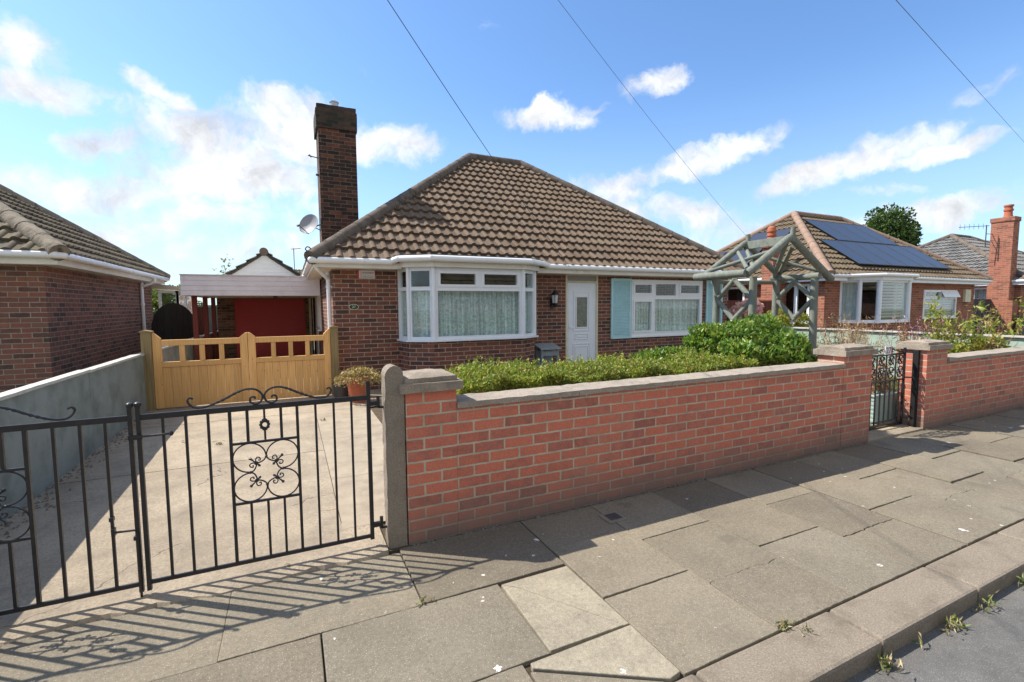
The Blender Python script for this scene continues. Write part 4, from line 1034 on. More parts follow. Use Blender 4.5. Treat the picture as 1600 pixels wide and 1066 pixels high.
g = thing('wall_lantern', 'black coach lantern on the brickwork beside the white front door', 'lantern', (4.88, 8.38, 1.7))
m = MB(); cx, cy = 4.885, 8.27
m.lathe([(.01, 1.835), (.03, 1.825), (.045, 1.80), (.095, 1.765), (.10, 1.745), (.08, 1.742)], (cx, cy, 0), 6); m.lathe([(.05, 1.545), (.065, 1.56), (.06, 1.58), (.03, 1.55)], (cx, cy, 0), 6); m.lathe([(.008, 1.49), (.025, 1.515), (.05, 1.545)], (cx, cy, 0), 6); m.lathe([(.004, 1.89), (.012, 1.87), (.008, 1.835)], (cx, cy, 0), 8)
for k in range(6):
    a = 2*math.pi*k/6; m.tube([(cx+.062*math.cos(a), cy+.062*math.sin(a), 1.57), (cx+.082*math.cos(a), cy+.082*math.sin(a), 1.745)], .006, 5)
m.tube([(cx, cy+.02, 1.53), (cx, 8.38, 1.56)], .012, 8); m.box(cx-.04, cx+.04, 8.375, 8.399, 1.48, 1.66)
m.build('cage', M['blackiron'], g, auto=35)
m = MB(); m.lathe([(.056, 1.575), (.076, 1.74)], (cx, cy, 0), 6); m.build('glass', M['lampglass'], g)
g = thing('house_number', 'small oval dark green number plaque on the brickwork left of the bay', 'house number', (.985, 8.395, 1.53))
def oval(mb, cx, cz, rx, rz, y, th): mb.prism([(cx+rx*math.cos(a), y, cz+rz*math.sin(a)) for a in np.linspace(0, 2*math.pi, 28)[:-1]], (0, th, 0))
m = MB(); oval(m, .985, 1.53, .082, .049, 8.389, .010); m.build('rim', M['plaque_text'], g)
m = MB(); oval(m, .985, 1.53, .074, .041, 8.385, .0035); m.build('plaque', M['plaque_green'], g)
text_mesh('numerals', '27', .062, M['plaque_text'], (.985, 8.3845, 1.53), FRONT, g)
g = thing('wall_sign', 'white rectangular sign with red print under the eaves left of the bay', 'sign', (1.22, 8.395, 2.08))
m = MB(); m.box(1.085, 1.345, 8.372, 8.396, 2.015, 2.155); m.build('board', M['sign_white'], g, bevel=.003)
m = MB(); m.box(1.055, 1.083, 8.374, 8.396, 2.01, 2.155); m.box(1.347, 1.357, 8.374, 8.396, 2.012, 2.155); m.build('edge', M['sign_red'], g)
text_mesh('lettering', 'J', .075, M['sign_red'], (1.118, 8.3715, 2.105), FRONT, g)
m = MB(); rr = random.Random(5)
for z, h_, x in ((2.098, .034, 1.143), (2.068, .012, 1.115), (2.028, .026, 1.105)):
    while x < 1.325:
        w = rr.uniform(.004, .009); m.box(x, x+w, 8.3705, 8.3722, z, z+h_*rr.uniform(.7, 1)); x += w + rr.uniform(.004, .009)
m.build('print', M['sign_dark'], g)
g = thing('log_stand', 'slate grey wooden stand with sloping lid between the bay and the front door', 'stand', (4.65, 8.2, .036))
m = MB(); m.prism([(4.42, 8.36, .735), (4.42, 8.02, .655), (4.42, 8.02, .685), (4.42, 8.36, .765)], (.46, 0, 0)); m.build('lid', M['standgrey'], g, bevel=.004)
for x in (4.45, 4.81):
    for y in (8.06, 8.30):
        m = MB(); m.box(x, x+.04, y, y+.04, .036, .655 if y < 8.2 else .715); m.build('leg', M['standgrey'], g)
m = MB(); m.box(4.49, 4.81, 8.065, 8.095, .53, .62); m.box(4.49, 4.81, 8.305, 8.335, .2, .62); m.box(4.47, 4.83, 8.08, 8.32, .18, .2); m.build('rail', M['standgrey'], g)
# ================================================================== CARPORT, GARAGE AND THE DRIVE'S END
g = thing('carport', 'flat roofed carport with white boarded fascia and red posts over the drive', 'carport', (-.7, 12, 0))
m = MB()
for k in range(4): m.prism([(-1.99, 11.50-.012, 1.79+.104*k), (-1.99, 11.50-.002, 1.79+.104*k+.1035), (-1.99, 11.53, 1.79+.104*k+.1035), (-1.99, 11.53, 1.79+.104*k)], (2.62, 0, 0))
m.box(-2.0, .64, 11.47, 11.55, 2.207, 2.225)
m.build('fascia', M['siding'], g)
m = MB(); m.box(-1.99, -1.965, 11.532, 15.0, 1.79, 2.205); m.build('side_fascia', M['siding'], g)
m = MB(); m.box(-1.96, .62, 11.534, 14.98, 1.80, 1.83); m.box(-1.96, .62, 11.534, 14.98, 2.17, 2.204); m.build('roof_deck', M['cream_trim'], g)
for y in (11.9, 13.3, 14.6):
    m = MB(); m.box(-1.88, -1.79, y, y+.09, -.02, 1.798); m.build('post', M['redwood'], g)
m = MB(); m.lathe([(.02, 0), (.05, .02), (.05, .05)], (-.3, 12.4, 1.75), 12); tag(m.build('ceiling_lamp', M['darkplastic'], origin=(-.3, 12.4, 1.75)), 'small dark lamp under the carport roof', 'lamp')
g = thing('garage', 'brick garage with red door and white boarded gable behind the carport', 'garage', (-.5, 15, 0))
m = MB(); wallface(m, (-1.80, 15.02), (.60, 15.02), -.05, 2.1, [(.40, 2.20, -.05, 1.78)]); wallface(m, (-1.8, 20), (-1.8, 15.02), -.05, 2.1); wallface(m, (.60, 15.02), (.60, 20), -.05, 2.1); wallface(m, (.6, 20), (-1.8, 20), -.05, 2.1)
m.build('wall', M['brick_garage'], g)
m = MB(); m.box(-1.40, .40, 15.06, 15.09, .02, 1.78)
for k in range(17): m.box(-1.39, .39, 15.045, 15.0595, .05+k*.1, .135+k*.1)
m.build('door', M['redpaint'], g)
m = MB(); ap = 3.07; tn = .70
for k in range(9):
    z0 = 2.1+k*.105; z1 = z0+.1045; w = lambda z: max(.005, (ap-.06-z)/tn)
    m.prism([(-.6-w(z0)*1.0, 14.99, z0), (-.6+w(z0), 14.99, z0), (-.6+w(z1), 15.0, z1), (-.6-w(z1), 15.0, z1)], (0, .03, 0))
m.build('gable', M['sidingblue'], g)
m = MB(); ez = 2.06; hw = (ap-ez)/tn
tiled_slope(m, (-.6-hw, 20.2, ez), (-.6-hw, 14.9, ez), (1, 0, 0), tn, hw, False, hip0=False, hip1=False)
tiled_slope(m, (-.6+hw, 14.9, ez), (-.6+hw, 20.2, ez), (-1, 0, 0), tn, hw, False, hip0=False, hip1=False)
rf = m.build('roof', M['tile_moss'], g)
m = MB(); ridge_run(m, (-.6, 14.88, ap+.02), (-.6, 20.2, ap+.02), .11)
m.build('ridge_tile', M['ridge'], rf, auto=50)
m = MB()
for s in (-1, 1): m.prism([(-.6, 14.92, ap-.05), (-.6+s*hw, 14.92, ez-.05), (-.6+s*hw, 14.92, ez+.02), (-.6, 14.92, ap+.02)], (0, .06, 0))
m.build('verge', M['darkplastic'], g)
m = MB(); m.tube([(-1.86, 14.96, 2.05), (-1.86, 14.96, .05)], .034, 10); m.build('downpipe', M['gutter'], g)
m = MB(); m.box(.50, .56, 14.95, 15.0, .05, 1.79); m.build('corner_trim', M['cream'], g)
# black arched side gate and fences beyond
g = thing('side_gate', 'black boarded gate with an arched top in the passage beside the left house', 'gate', (-2.6, 13, 0))
m = MB(); n = 7; x0, x1 = -2.84, -1.99
for k in range(n):
    a, b = x0+(x1-x0)*k/n, x0+(x1-x0)*(k+1)/n-.003
    tz = lambda x: 1.05 + .60*math.sqrt(max(0, 1-((x-(x0+x1)/2)/((x1-x0)/2*1.02))**2))
    m.prism([(a, 13.0, 0), (b, 13.0, 0), (b, 13.0, tz(b)), ((a+b)/2, 13.0, tz((a+b)/2)), (a, 13.0, tz(a))], (0, .025, 0), random.random())
m.build('boards', M['blackfence'], g)
m = MB(); m.box(x0, x1, 13.027, 13.07, .25, .36); m.box(x0, x1, 13.027, 13.07, .95, 1.05); m.build('ledge', M['blackfence'], g)
g = thing('garden_fence', 'red brown fence panel behind the carport posts', 'fence', (-2.2, 15.3, 0), 'fence panels past the carport')
m = MB()
for k in range(2): m.box(-2.36+k*.135, -2.36+k*.135+.132, 15.3, 15.32, 0, 1.56, random.random())
m.build('boards', M['ragfence'], g)
g = thing('garden_fence', 'grey green fence panel behind the carport posts', 'fence', (-2.1, 17.2, 0), 'fence panels past the carport')
m = MB()
for k in range(5): m.box(-2.62+k*.15, -2.62+k*.15+.147, 17.2, 17.22, 0, 1.58, random.random())
m.box(-2.64, -1.86, 17.19, 17.23, 1.582, 1.62)
m.build('boards', M['panelwall'], g)
# ================================================================== LEFT NEIGHBOUR
N = thing('bungalow', 'brown brick bungalow with mossy tiled roof at the left edge', 'house', (-8, 9.15, 0))
m = MB(); wallface(m, (-13.5, 9.15), (-3.227, 9.15), -.05, 2.2); wallface(m, (-3.227, 9.15), (-3.227, 15.0), -.05, 2.2); wallface(m, (-3.227, 15), (-13.5, 15), -.05, 2.2); wallface(m, (-13.5, 15), (-13.5, 9.15), -.05, 2.2)
m.build('wall', M['brick_left'], N)
hip_roof(N, -13.8, -2.94, 8.86, 15.32, 2.315, .70, M['tile_moss'], M['ridge_pale'], 'FR', .125)
m = MB(); m.box(-13.7, -2.985, 8.89, 8.91, 2.165, 2.285); m.box(-3.005, -2.985, 8.912, 15.29, 2.165, 2.285); m.build('fascia', M['fascia'], N, bevel=.003)
m = MB(); m.box(-13.7, -3.007, 8.912, 9.2, 2.168, 2.184); m.box(-3.28, -3.007, 9.202, 15.2, 2.168, 2.184); m.build('soffit', M['fascia'], N)
gutter(N, [(-13.7, 8.84, 2.30), (-2.99, 8.84, 2.30), (-2.92, 8.92, 2.30), (-2.92, 15.3, 2.295)], .05)
m = MB(); m.tube(ssub([(-2.93, 13.95, 2.26), (-2.93, 13.95, 2.2), (-2.97, 13.95, 2.15), (-3.15, 13.92, 2.06), (-3.18, 13.92, 2.0), (-3.18, 13.92, .1)], 4), .036, 12); m.tube([(-3.18, 13.92, 1.6), (-3.18, 13.92, 1.66)], .045, 12); m.build('downpipe', M['gutter'], N, auto=45)
m = MB(); m.tube([(-3.9, 15.0, 2.4), (-3.9, 15.0, 2.98)], .035, 10); m.tube([(-3.9, 15.0, 2.95), (-3.9, 15.0, 3.02)], .05, 10); m.build('vent_pipe', M['aluminium'], N)
m = MB(); m.box(-3.16, -2.72, 15.35, 17.6, .2, 1.05); m.build('porch_wall', M['white'], N)
window(N, (-3.16, 15.34), (-2.72, 15.34), 1.06, 2.0, [(.06, .38, 1.12, 1.94, False)], sill=False); window(N, (-2.72, 15.34), (-2.72, 17.6), 1.06, 2.0, [(.06, 1.05, 1.12, 1.94, False), (1.15, 2.2, 1.12, 1.94, False)], sill=False)
m = MB(); m.prism([(-3.3, 15.2, 2.05), (-2.6, 15.2, 2.02), (-2.6, 15.2, 2.10), (-3.3, 15.2, 2.2)], (0, 2.5, 0)); m.build('porch_roof', M['cream_trim'], N)
g = thing('security_light', 'dark flood light with sensor on the left bungalow front wall', 'light', (-4.05, 9.1, 1.9))
m = MB(); m.box(-4.10, -3.98, 9.08, 9.145, 1.98, 2.10); m.tube([(-4.04, 9.06, 2.02), (-3.93, 8.98, 1.96)], [.03, .045], 10); m.build('sensor', M['darkplastic'], g)
m = MB(); m.prism([(-4.14, 9.13, 1.80), (-4.14, 8.98, 1.77), (-4.14, 8.98, 1.72), (-4.14, 9.13, 1.71)], (.36, 0, 0)); m.tube([(-4.02, 9.14, 1.78), (-4.05, 9.10, 1.98)], .012, 6); m.build('lamp_head', M['standgrey'], g)
m = MB(); m.tube([(-4.12, 9.135, 2.15), (-4.10, 9.135, 1.5), (-4.06, 9.135, .7), (-4.03, 9.135, .1)], .012, 6); tag(m.build('cable', M['cable'], origin=(-4.1, 9.13, 0)), 'dark cable running down the left bungalow front wall', 'cable')
# ================================================================== RIGHT NEIGHBOUR WITH SOLAR PANELS
N = thing('bungalow', 'orange brick bungalow with solar panels on its hipped roof right of the timber arch', 'house', (18.5, 8.42, 0))
rb = [(14.72, 8.42), (15.02, 8.05), (15.45, 7.75), (17.0, 7.75), (17.43, 8.05), (17.7, 8.42)]
m = MB(); wallface(m, (14.0, 8.42), (22.95, 8.42), -.05, 2.22, [(.72, 3.70, -.05, 2.22), (5.4, 7.65, 1.0, 1.97)])
wallface(m, (14.0, 14.6), (14.0, 8.42), -.05, 2.22, [(2.75, 3.55, 1.55, 2.12), (4.9, 5.75, .95, 2.12)])
wallface(m, (22.95, 8.42), (22.95, 14.6), -.05, 2.22); wallface(m, (22.95, 14.6), (14.0, 14.6), -.05, 2.22)
for a, b in zip(rb, rb[1:]): wallface(m, a, b, -.05, .95, th=.09)
m.build('wall', M['brick_right'], N)
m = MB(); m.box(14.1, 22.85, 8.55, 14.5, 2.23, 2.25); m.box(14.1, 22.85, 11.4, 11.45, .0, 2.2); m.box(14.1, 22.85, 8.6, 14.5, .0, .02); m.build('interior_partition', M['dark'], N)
hip_roof(N, 13.68, 23.28, 8.10, 14.9, 2.33, .735, M['tile_right'], M['ridge_pink'], 'FL', .12)
m = MB(); m.box(13.72, 14.55, 8.13, 8.15, 2.18, 2.30); m.box(17.85, 23.24, 8.13, 8.15, 2.18, 2.30); m.box(13.72, 13.74, 8.152, 14.86, 2.18, 2.30); m.build('fascia', M['white'], N)
m = MB(); m.box(13.742, 14.6, 8.152, 8.47, 2.182, 2.198); m.box(17.8, 23.2, 8.152, 8.47, 2.182, 2.198); m.box(13.742, 14.05, 8.472, 14.86, 2.182, 2.198); m.build('soffit', M['white'], N)
gutter(N, [(13.67, 14.8, 2.315), (13.67, 8.08, 2.315), (14.55, 8.08, 2.32), (14.9, 7.9, 2.33), (15.38, 7.58, 2.34), (17.07, 7.58, 2.34), (17.6, 7.9, 2.33), (17.95, 8.08, 2.32), (23.25, 8.08, 2.30)], .05)
m = MB(); q = [(14.62, 8.41), (14.95, 8.0), (15.42, 7.66), (17.03, 7.66), (17.5, 8.0), (17.8, 8.41)]; m.prism([(x, y, 2.2) for x, y in q], (0, 0, .10)); m.build('bay_fascia', M['white'], N)
m = MB(); q = [(14.6, 8.2), (14.93, 7.95), (15.4, 7.6), (17.05, 7.6), (17.52, 7.95), (17.85, 8.2), (17.5, 8.7), (14.9, 8.7)]; m.prism([(x, y, 2.365) for x, y in q], (0, 0, .03)); m.build('bay_roof', M['lead'], N)
for a, b, mat_ in zip(rb, rb[1:], ('c', 'd', 'b', 'd', 'd')):
    L = (Vector(b)-Vector(a)).length
    window(N, a, b, .98, 2.2, [(.06, L-.06, 1.04, 2.14, False)], sill=False)
    inn = Vector((-(b[1]-a[1]), b[0]-a[0])).normalized()*.1
    aa, bb = (a[0]+inn.x, a[1]+inn.y), (b[0]+inn.x, b[1]+inn.y)
    if mat_ == 'c': drape(N, aa, bb, 1.0, 2.18, M['curtain'], .0, .02, .1, 'curtain')
    if mat_ == 'b':
        m = MB()
        for k in range(12): m.box(aa[0]+.06, bb[0]-.06, aa[1], aa[1]+.012, 1.10+k*.088, 1.10+k*.088+.062)
        m.build('blind', M['blind'], N)
for x, y in rb[1:5]:
    m = MB(); m.lathe([(.06, .98), (.06, 2.2)], (x, y, 0), 10); m.build('corner_post', M['white'], N, auto=40)
m = MB(); q = [(14.66, 8.41), (14.96, 8.0), (15.42, 7.69), (17.03, 7.69), (17.49, 8.0), (17.76, 8.41)]; m.prism([(x, y, .951) for x, y in q], (0, 0, .028)); m.build('bay_sill', M['white'], N)
fr = window(N, (19.4, 8.42), (21.65, 8.42), 1.0, 1.97, [(.08, 2.17, 1.07, 1.66, False), (.08, 1.07, 1.75, 1.90, True), (1.18, 2.17, 1.75, 1.90, True)], inset=-.01)
m = MB()
for k in range(8): m.box(19.47, 21.6, 8.53, 8.545, 1.05+k*.085, 1.05+k*.085+.06)
m.build('blind', M['blind'], N)
m = MB(); m.prism([(20.5, 8.40, 1.93), (20.5, 8.30, 1.72), (20.5, 8.285, 1.725), (20.5, 8.385, 1.935)], (1.12, 0, 0)); m.build('open_vent', M['white'], fr)
window(N, (14.0, 11.85), (14.0, 11.05), 1.55, 2.12, [(.07, .73, 1.61, 2.06, True)], inset=-.01); window(N, (14.0, 9.70), (14.0, 8.85), .95, 2.12, [(.08, .38, 1.02, 2.05, True), (.47, .78, 1.02, 2.05, False)], inset=-.01)
m = MB(); m.box(22.1, 22.5, 8.34, 8.418, 1.55, 2.0); m.build('meter_box', M['cream'], N)
m = MB(); m.box(13.55, 13.998, 9.58, 10.12, -.05, 2.45); m.box(13.55, 13.86, 9.74, 10.12, 2.451, 3.28); m.box(13.49, 13.93, 9.68, 10.18, 3.282, 3.36)
ch = m.build('chimney', M['brick_right'], N)
m = MB(); m.prism([(13.46, 9.65, 3.36), (13.96, 9.65, 3.36), (13.84, 9.65, 3.43), (13.57, 9.65, 3.43)], (0, .56, 0)); m.build('flaunching', M['ridge_pale'], ch)
m = MB(); m.lathe([(.14, 0), (.13, .08), (.12, .2), (.14, .22), (.14, .26), (.12, .27), (.12, .33), (.14, .35), (.14, .39), (.12, .40), (.12, .46), (.10, .5), (.05, .53)], (13.70, 9.93, 3.42), 18); m.build('chimney_pot', M['terracotta'], ch, auto=35)
m = MB(); m.tube([(18.0, 8.35, 2.2), (18.0, 8.35, .05)], .04, 10); m.build('downpipe', M['darkplastic'], N)
# solar panels (each its own thing, lying on the roof)
def solar(c, u, t, n, w, h, label, grp, proto=[None]):
    c, u, t, n = map(Vector, (c, u, t, n))
    g = thing('solar_panel', label, 'solar panel', c, grp)
    m = MB(); m.obox(c + n*.10, u*w, t*h, n*.03); m.build('glass', M['solar'], g)
    m = MB(); e = .018
    for o, a, b in ((c, u*w, t*e), (c+t*(h-e), u*w, t*e), (c+t*e, u*e, t*(h-2*e)), (c+u*(w-e)+t*e, u*e, t*(h-2*e))): m.obox(o + n*.095, a, b, n*.042)
    m.build('frame', M['lead'], g)
    return g
tn = .735; tv = Vector((0, 1, tn)).normalized(); nv = Vector((0, -tn, 1)).normalized()
low = ['solar panel of the lower row on the right house, the leftmost one', 'second solar panel from the left in the lower row', 'third solar panel from the left in the lower row', 'fourth solar panel from the left in the lower row', 'fifth solar panel from the left in the lower row', 'solar panel of the lower row at its right end, nearest the grey roof']
for k in range(6): solar((15.62+k*.93, 8.50, 2.33+.40*tn), (1, 0, 0), tv, nv, .915, 1.52, low[k], 'solar panels on the street slope')
upl = ['solar panel of the upper row at its left end, close to the hip', 'second solar panel from the left in the upper row', 'third solar panel from the left in the upper row', 'solar panel of the upper row at its right end, below the ridge']
for k in range(4): solar((16.72+k*.93, 9.765, 2.33+1.665*tn), (1, 0, 0), tv, nv, .915, 1.52, upl[k], 'solar panels on the street slope')
tl = Vector((1, 0, tn)).normalized(); nl = Vector((-tn, 0, 1)).normalized()
for i, (y, x, lb) in enumerate(((12.25, 15.2, 'topmost solar panel on the left slope, behind the clay chimney pot'), (12.7, 14.3, 'lower solar panel on the left slope next to the chimney'), (14.25, 14.3, 'solar panel on the left slope farthest from the street'))):
    solar((x, y, 2.33+(x-13.68)*tn), (0, -1, 0), tl, nl, 1.5, 1.05, lb, 'solar panels on the left slope')
# ================================================================== FAR RIGHT HOUSE
N = thing('bungalow', 'orange brick bungalow with grey roof and tall chimney at the right edge', 'house', (30, 8.4, 0))
m = MB(); wallface(m, (26.5, 16), (26.5, 8.3), -.05, 2.25, [(6.2, 7.0, 1.25, 2.15)]); wallface(m, (26.5, 8.3), (36, 8.3), -.05, 2.25); wallface(m, (36, 8.3), (36, 16), -.05, 2.25); wallface(m, (36, 16), (26.5, 16), -.05, 2.25)
m.build('wall', M['brick_right'], N)
hip_roof(N, 26.2, 36.3, 8.0, 16.3, 2.38, .60, M['tile_grey'], M['ridge'], 'L', .11)
m = MB(); m.box(26.22, 26.24, 8.05, 16.2, 2.22, 2.36); m.box(26.24, 36.2, 8.03, 8.05, 2.22, 2.36); m.box(26.241, 26.5, 8.06, 16.2, 2.222, 2.24); m.build('fascia', M['white'], N)
gutter(N, [(26.19, 16.2, 2.37), (26.19, 7.98, 2.37), (36.2, 7.98, 2.37)], .05)
window(N, (26.5, 9.78), (26.5, 9.02), 1.25, 2.15, [(.07, .69, 1.32, 2.08, False)], inset=-.01)
drape(N, (26.6, 9.75), (26.6, 9.05), 1.26, 2.14, M['curtain'], .02, .02, .1, 'curtain')
window(N, (27.0, 8.29), (28.6, 8.29), .8, 2.15, [(.07, 1.53, .87, 2.08, False)], inset=-.06)
m = MB(); m.box(25.98, 26.498, 8.48, 9.15, -.05, 4.75); m.box(25.95, 26.53, 8.45, 9.18, 4.752, 4.92)
m.prism([(25.975, 8.35, 0), (26.495, 8.35, 0), (26.495, 8.35, 1.6), (25.975, 8.35, 1.6)], (0, .129, 0)); 
ch = m.build('chimney', M['brick_right'], N)
m = MB(); m.lathe([(.15, 0), (.13, .1), (.12, .25), (.15, .27), (.15, .33), (.12, .34), (.12, .42), (.15, .44), (.15, .5)], (26.25, 8.75, 4.92), 16); m.build('chimney_pot', M['terracotta'], ch, auto=35)
g = thing('tv_aerial', 'thin grey television aerial on the far right chimney', 'aerial', (25.95, 9.0, 4.5))
m = MB(); m.tube([(25.6, 9.15, 3.75), (25.6, 9.15, 4.65)], .018, 6); m.tube([(25.6, 9.15, 4.3), (25.98, 9.1, 4.3)], .012, 5); m.tube([(25.6, 9.15, 4.02), (25.98, 9.1, 4.02)], .012, 5); m.tube([(25.7, 9.1, 4.62), (24.9, 9.75, 4.60)], .012, 5)
for k in range(6): m.tube([(25.55-.12*k, 9.23+.1*k-.0, 4.5), (25.55-.12*k, 9.23+.1*k, 4.72)], .006, 4)
m.build('mast', M['darkplastic'], g)
g = thing('fence', 'dark grey close-boarded fence between the two houses on the right', 'fence', (24.8, 9, 0))
m = MB(); x = 23.0
while x < 26.3: m.box(x, x+.145, 9.0, 9.02, 0, 1.66, random.random()); x += .148
m.box(23.0, 26.4, 9.022, 9.06, 1.2, 1.28); m.box(23.0, 26.4, 9.022, 9.06, .3, .38)
m.build('boards', M['darkfence'], g)
m = MB(); m.box(26.0, 27.2, 7.6, 8.2, -.1, .95); m.box(25.98, 27.22, 7.58, 8.22, .952, 1.0)
tag(m.build('bin_store', M['blackfence'], origin=(26.6, 7.9, 0), bevel=.01), 'low black wooden store in front of the far right house', 'bin store')
g = thing('fence', 'red brown boarded fence between the main house and the solar panel house', 'fence', (11.5, 9.3, 0))
m = MB(); x = 10.03
while x < 12.9: m.box(x, x+.145, 9.3, 9.32, 0, 1.60, random.random()); x += .148
m.box(10.03, 12.95, 9.29, 9.33, 1.602, 1.635)
m.build('boards', M['ragfence'], g)
# distant house behind the garage
N = thing('bungalow', 'small distant bungalow with brown tiled roof behind the garage', 'house', (4, 30, 0))
m = MB(); wallface(m, (-.2, 30), (10, 30), -.1, 2.4); wallface(m, (-.2, 36), (-.2, 30), -.1, 2.4); wallface(m, (10, 30), (10, 36), -.1, 2.4); wallface(m, (10, 36), (-.2, 36), -.1, 2.4); m.build('wall', M['brick_left'], N)
m = MB(); tiled_slope(m, (-.6, 29.6, 2.4), (10.4, 29.6, 2.4), (0, 1, 0), .45, 3.4, False, hip0=False, hip1=False); tiled_slope(m, (10.4, 36.4, 2.4), (-.6, 36.4, 2.4), (0, -1, 0), .45, 3.4, False, hip0=False, hip1=False); m.build('roof', M['tile_moss'], N)
m = MB()
for x in (-.2, 9.98): m.prism([(x, 30, 2.38), (x, 36, 2.38), (x, 33, 3.72)], (.02, 0, 0))
m.build('gable', M['brick_left'], N)
g = thing('tv_aerial', 'tiny aerial on the distant roof behind the garage', 'aerial', (.9, 33, 3.9))
m = MB(); m.tube([(.35, 32.5, 3.6), (.35, 32.5, 5.2)], .025, 5); m.tube([(.2, 32.5, 5.15), (.75, 32.4, 5.2)], .02, 5); m.build('mast', M['darkplastic'], g)
# ================================================================== TIMBER ARCH
g = thing('garden_arch', 'rustic grey green pole arch with pitched open roof over the garden path', 'arch', (6.5, 4.8, .03))
PM = M['pergola']
def pole(name, a, b, r, r2=None):
    a, b = Vector(a), Vector(b); n = 7; pts = []; rad = []
    w = Vector((random.uniform(-.008, .008), random.uniform(-.008, .008), random.uniform(-.004, .004)))
    for i in range(n):
        t = i/(n-1); pts.append(a + (b-a)*t + w*math.sin(t*math.pi)); rad.append(1.08*(r + ((r2 or r)-r)*t)*random.uniform(.96, 1.04))
    m = MB(); m.tube(pts, rad, 12); return m.build(name, PM, g, auto=50)
Ya, Yb, Xl, Xr, ze = 4.5, 5.12, 5.86, 7.22, 1.92; xm_ = (Xl+Xr)/2
for x, y in ((Xl, Ya), (Xl, Yb), (Xr, Ya), (Xr, Yb)): pole('post', (x, y, .0), (x, y, ze-.01), .052, .047)
pole('eaves_pole', (Xl-.25, Ya-.07, ze+.03), (Xl-.30, Yb+.14, ze+.02), .050)
pole('eaves_pole', (Xr+.03, Ya-.06, ze+.03), (Xr+.02, Yb+.10, ze+.03), .046)
pole('roof_pole', (xm_+.02, Ya+.02, 2.40), (Xr-.02, Yb+.02, 1.98), .030); pole('roof_pole', (xm_-.04, Yb, 2.36), (Xl+.06, Ya+.04, 2.0), .028)
pole('tie', (Xl-.05, Yb+.03, ze-.05), (Xr+.05, Yb+.03, ze-.04), .030)
xm = (Xl+Xr)/2; za = 2.49
for y, rr in ((Ya-.06, .05), (Yb+.06, .042)):
    pole('rafter', (Xl-.22, y, ze+.02), (xm-.01, y, za), rr, rr*.95); pole('rafter', (Xr+.30, y, ze-.02), (xm+.01, y+.005, za), rr*1.05, rr*.95)
    pole('king_post', (xm, y-.02, za-.07), (xm+.01, y-.03, za+.13), .035, .032)
m = MB(); m.prism([(xm-.02, Ya-.02, za-.10), (xm+.02, Ya-.02, za-.10), (xm+.02, Ya-.02, za+.02), (xm-.02, Ya-.02, za+.02)], (0, Yb-Ya+.12, 0)); m.build('ridge_board', PM, g, bevel=.004)
pole('roof_pole', (Xl-.16, Ya-.02, ze+.10), (xm-.14, Yb+.10, za-.12), .026); pole('roof_pole', (Xl-.14, Yb+.1, ze+.09), (xm-.22, Ya-.02, za-.18), .026)
pole('roof_pole', (Xr+.14, Ya, ze+.10), (xm+.2, Yb+.08, za-.16), .026); pole('roof_pole', (Xr+.16, Yb+.08, ze+.08), (xm+.14, Ya, za-.12), .03)
for x in (Xl, Xr):
    ymid = (Ya+Yb)/2
    pole('brace', (x, Ya+.03, 1.62), (x, ymid+.02, ze-.02), .034); pole('brace', (x, Yb-.03, 1.62), (x, ymid-.02, ze-.02), .034)
    pole('brace', (x, Ya+.03, 1.58), (x, ymid+.02, 1.28), .034); pole('brace', (x, Yb-.03, 1.58), (x, ymid-.02, 1.28), .034)
# ================================================================== ACROSS THE ROAD (mirrored in the windows)
m = MB(); m.box(-60, 70, -8.6, -6.5, -.13, -.0); struct('far_pavement', m, M['drive'])
N = thing('bungalow', 'bungalow across the road mirrored in the bay window top panes', 'house', (-3, -14, 0))
m = MB(); wallface(m, (3.5, -14), (-8, -14), -.05, 2.3); wallface(m, (-8, -14), (-8, -22), -.05, 2.3); wallface(m, (-8, -22), (3.5, -22), -.05, 2.3); wallface(m, (3.5, -22), (3.5, -14), -.05, 2.3); m.build('wall', M['brick_right'], N)
hip_roof(N, -8.4, 3.9, -22.4, -13.6, 2.35, .75, M['tile'], M['ridge'], '')
for x in (-6.5, -1.0): window(N, (x+2.6, -13.99), (x, -13.99), .9, 2.1, [(.08, 1.2, .97, 2.02, False), (1.3, 2.5, .97, 2.02, False)])
N = thing('bungalow', 'bungalow across the road mirrored in the right hand window', 'house', (14, -14, 0))
m = MB(); wallface(m, (19, -14), (8, -14), -.05, 2.3); wallface(m, (8, -14), (8, -22), -.05, 2.3); wallface(m, (8, -22), (19, -22), -.05, 2.3); wallface(m, (19, -22), (19, -14), -.05, 2.3); m.build('wall', M['brick_left'], N)
hip_roof(N, 7.6, 19.4, -22.4, -13.6, 2.35, .75, M['tile_moss'], M['ridge'], '')
for x in (9.5, 14.5): window(N, (x+2.6, -13.99), (x, -13.99), .9, 2.1, [(.08, 1.2, .97, 2.02, False), (1.3, 2.5, .97, 2.02, False)])
g = thing('hedge', 'green hedge across the road mirrored in the bay window', 'hedge', (3, -9, 0))
P, O = lumps((2, -9.2, .7), (9, .6, .75), 120, 9000, .95); leaves('foliage', P[P[:, 2] > 0], .22, M['treeleaf'], g, .6, .3)
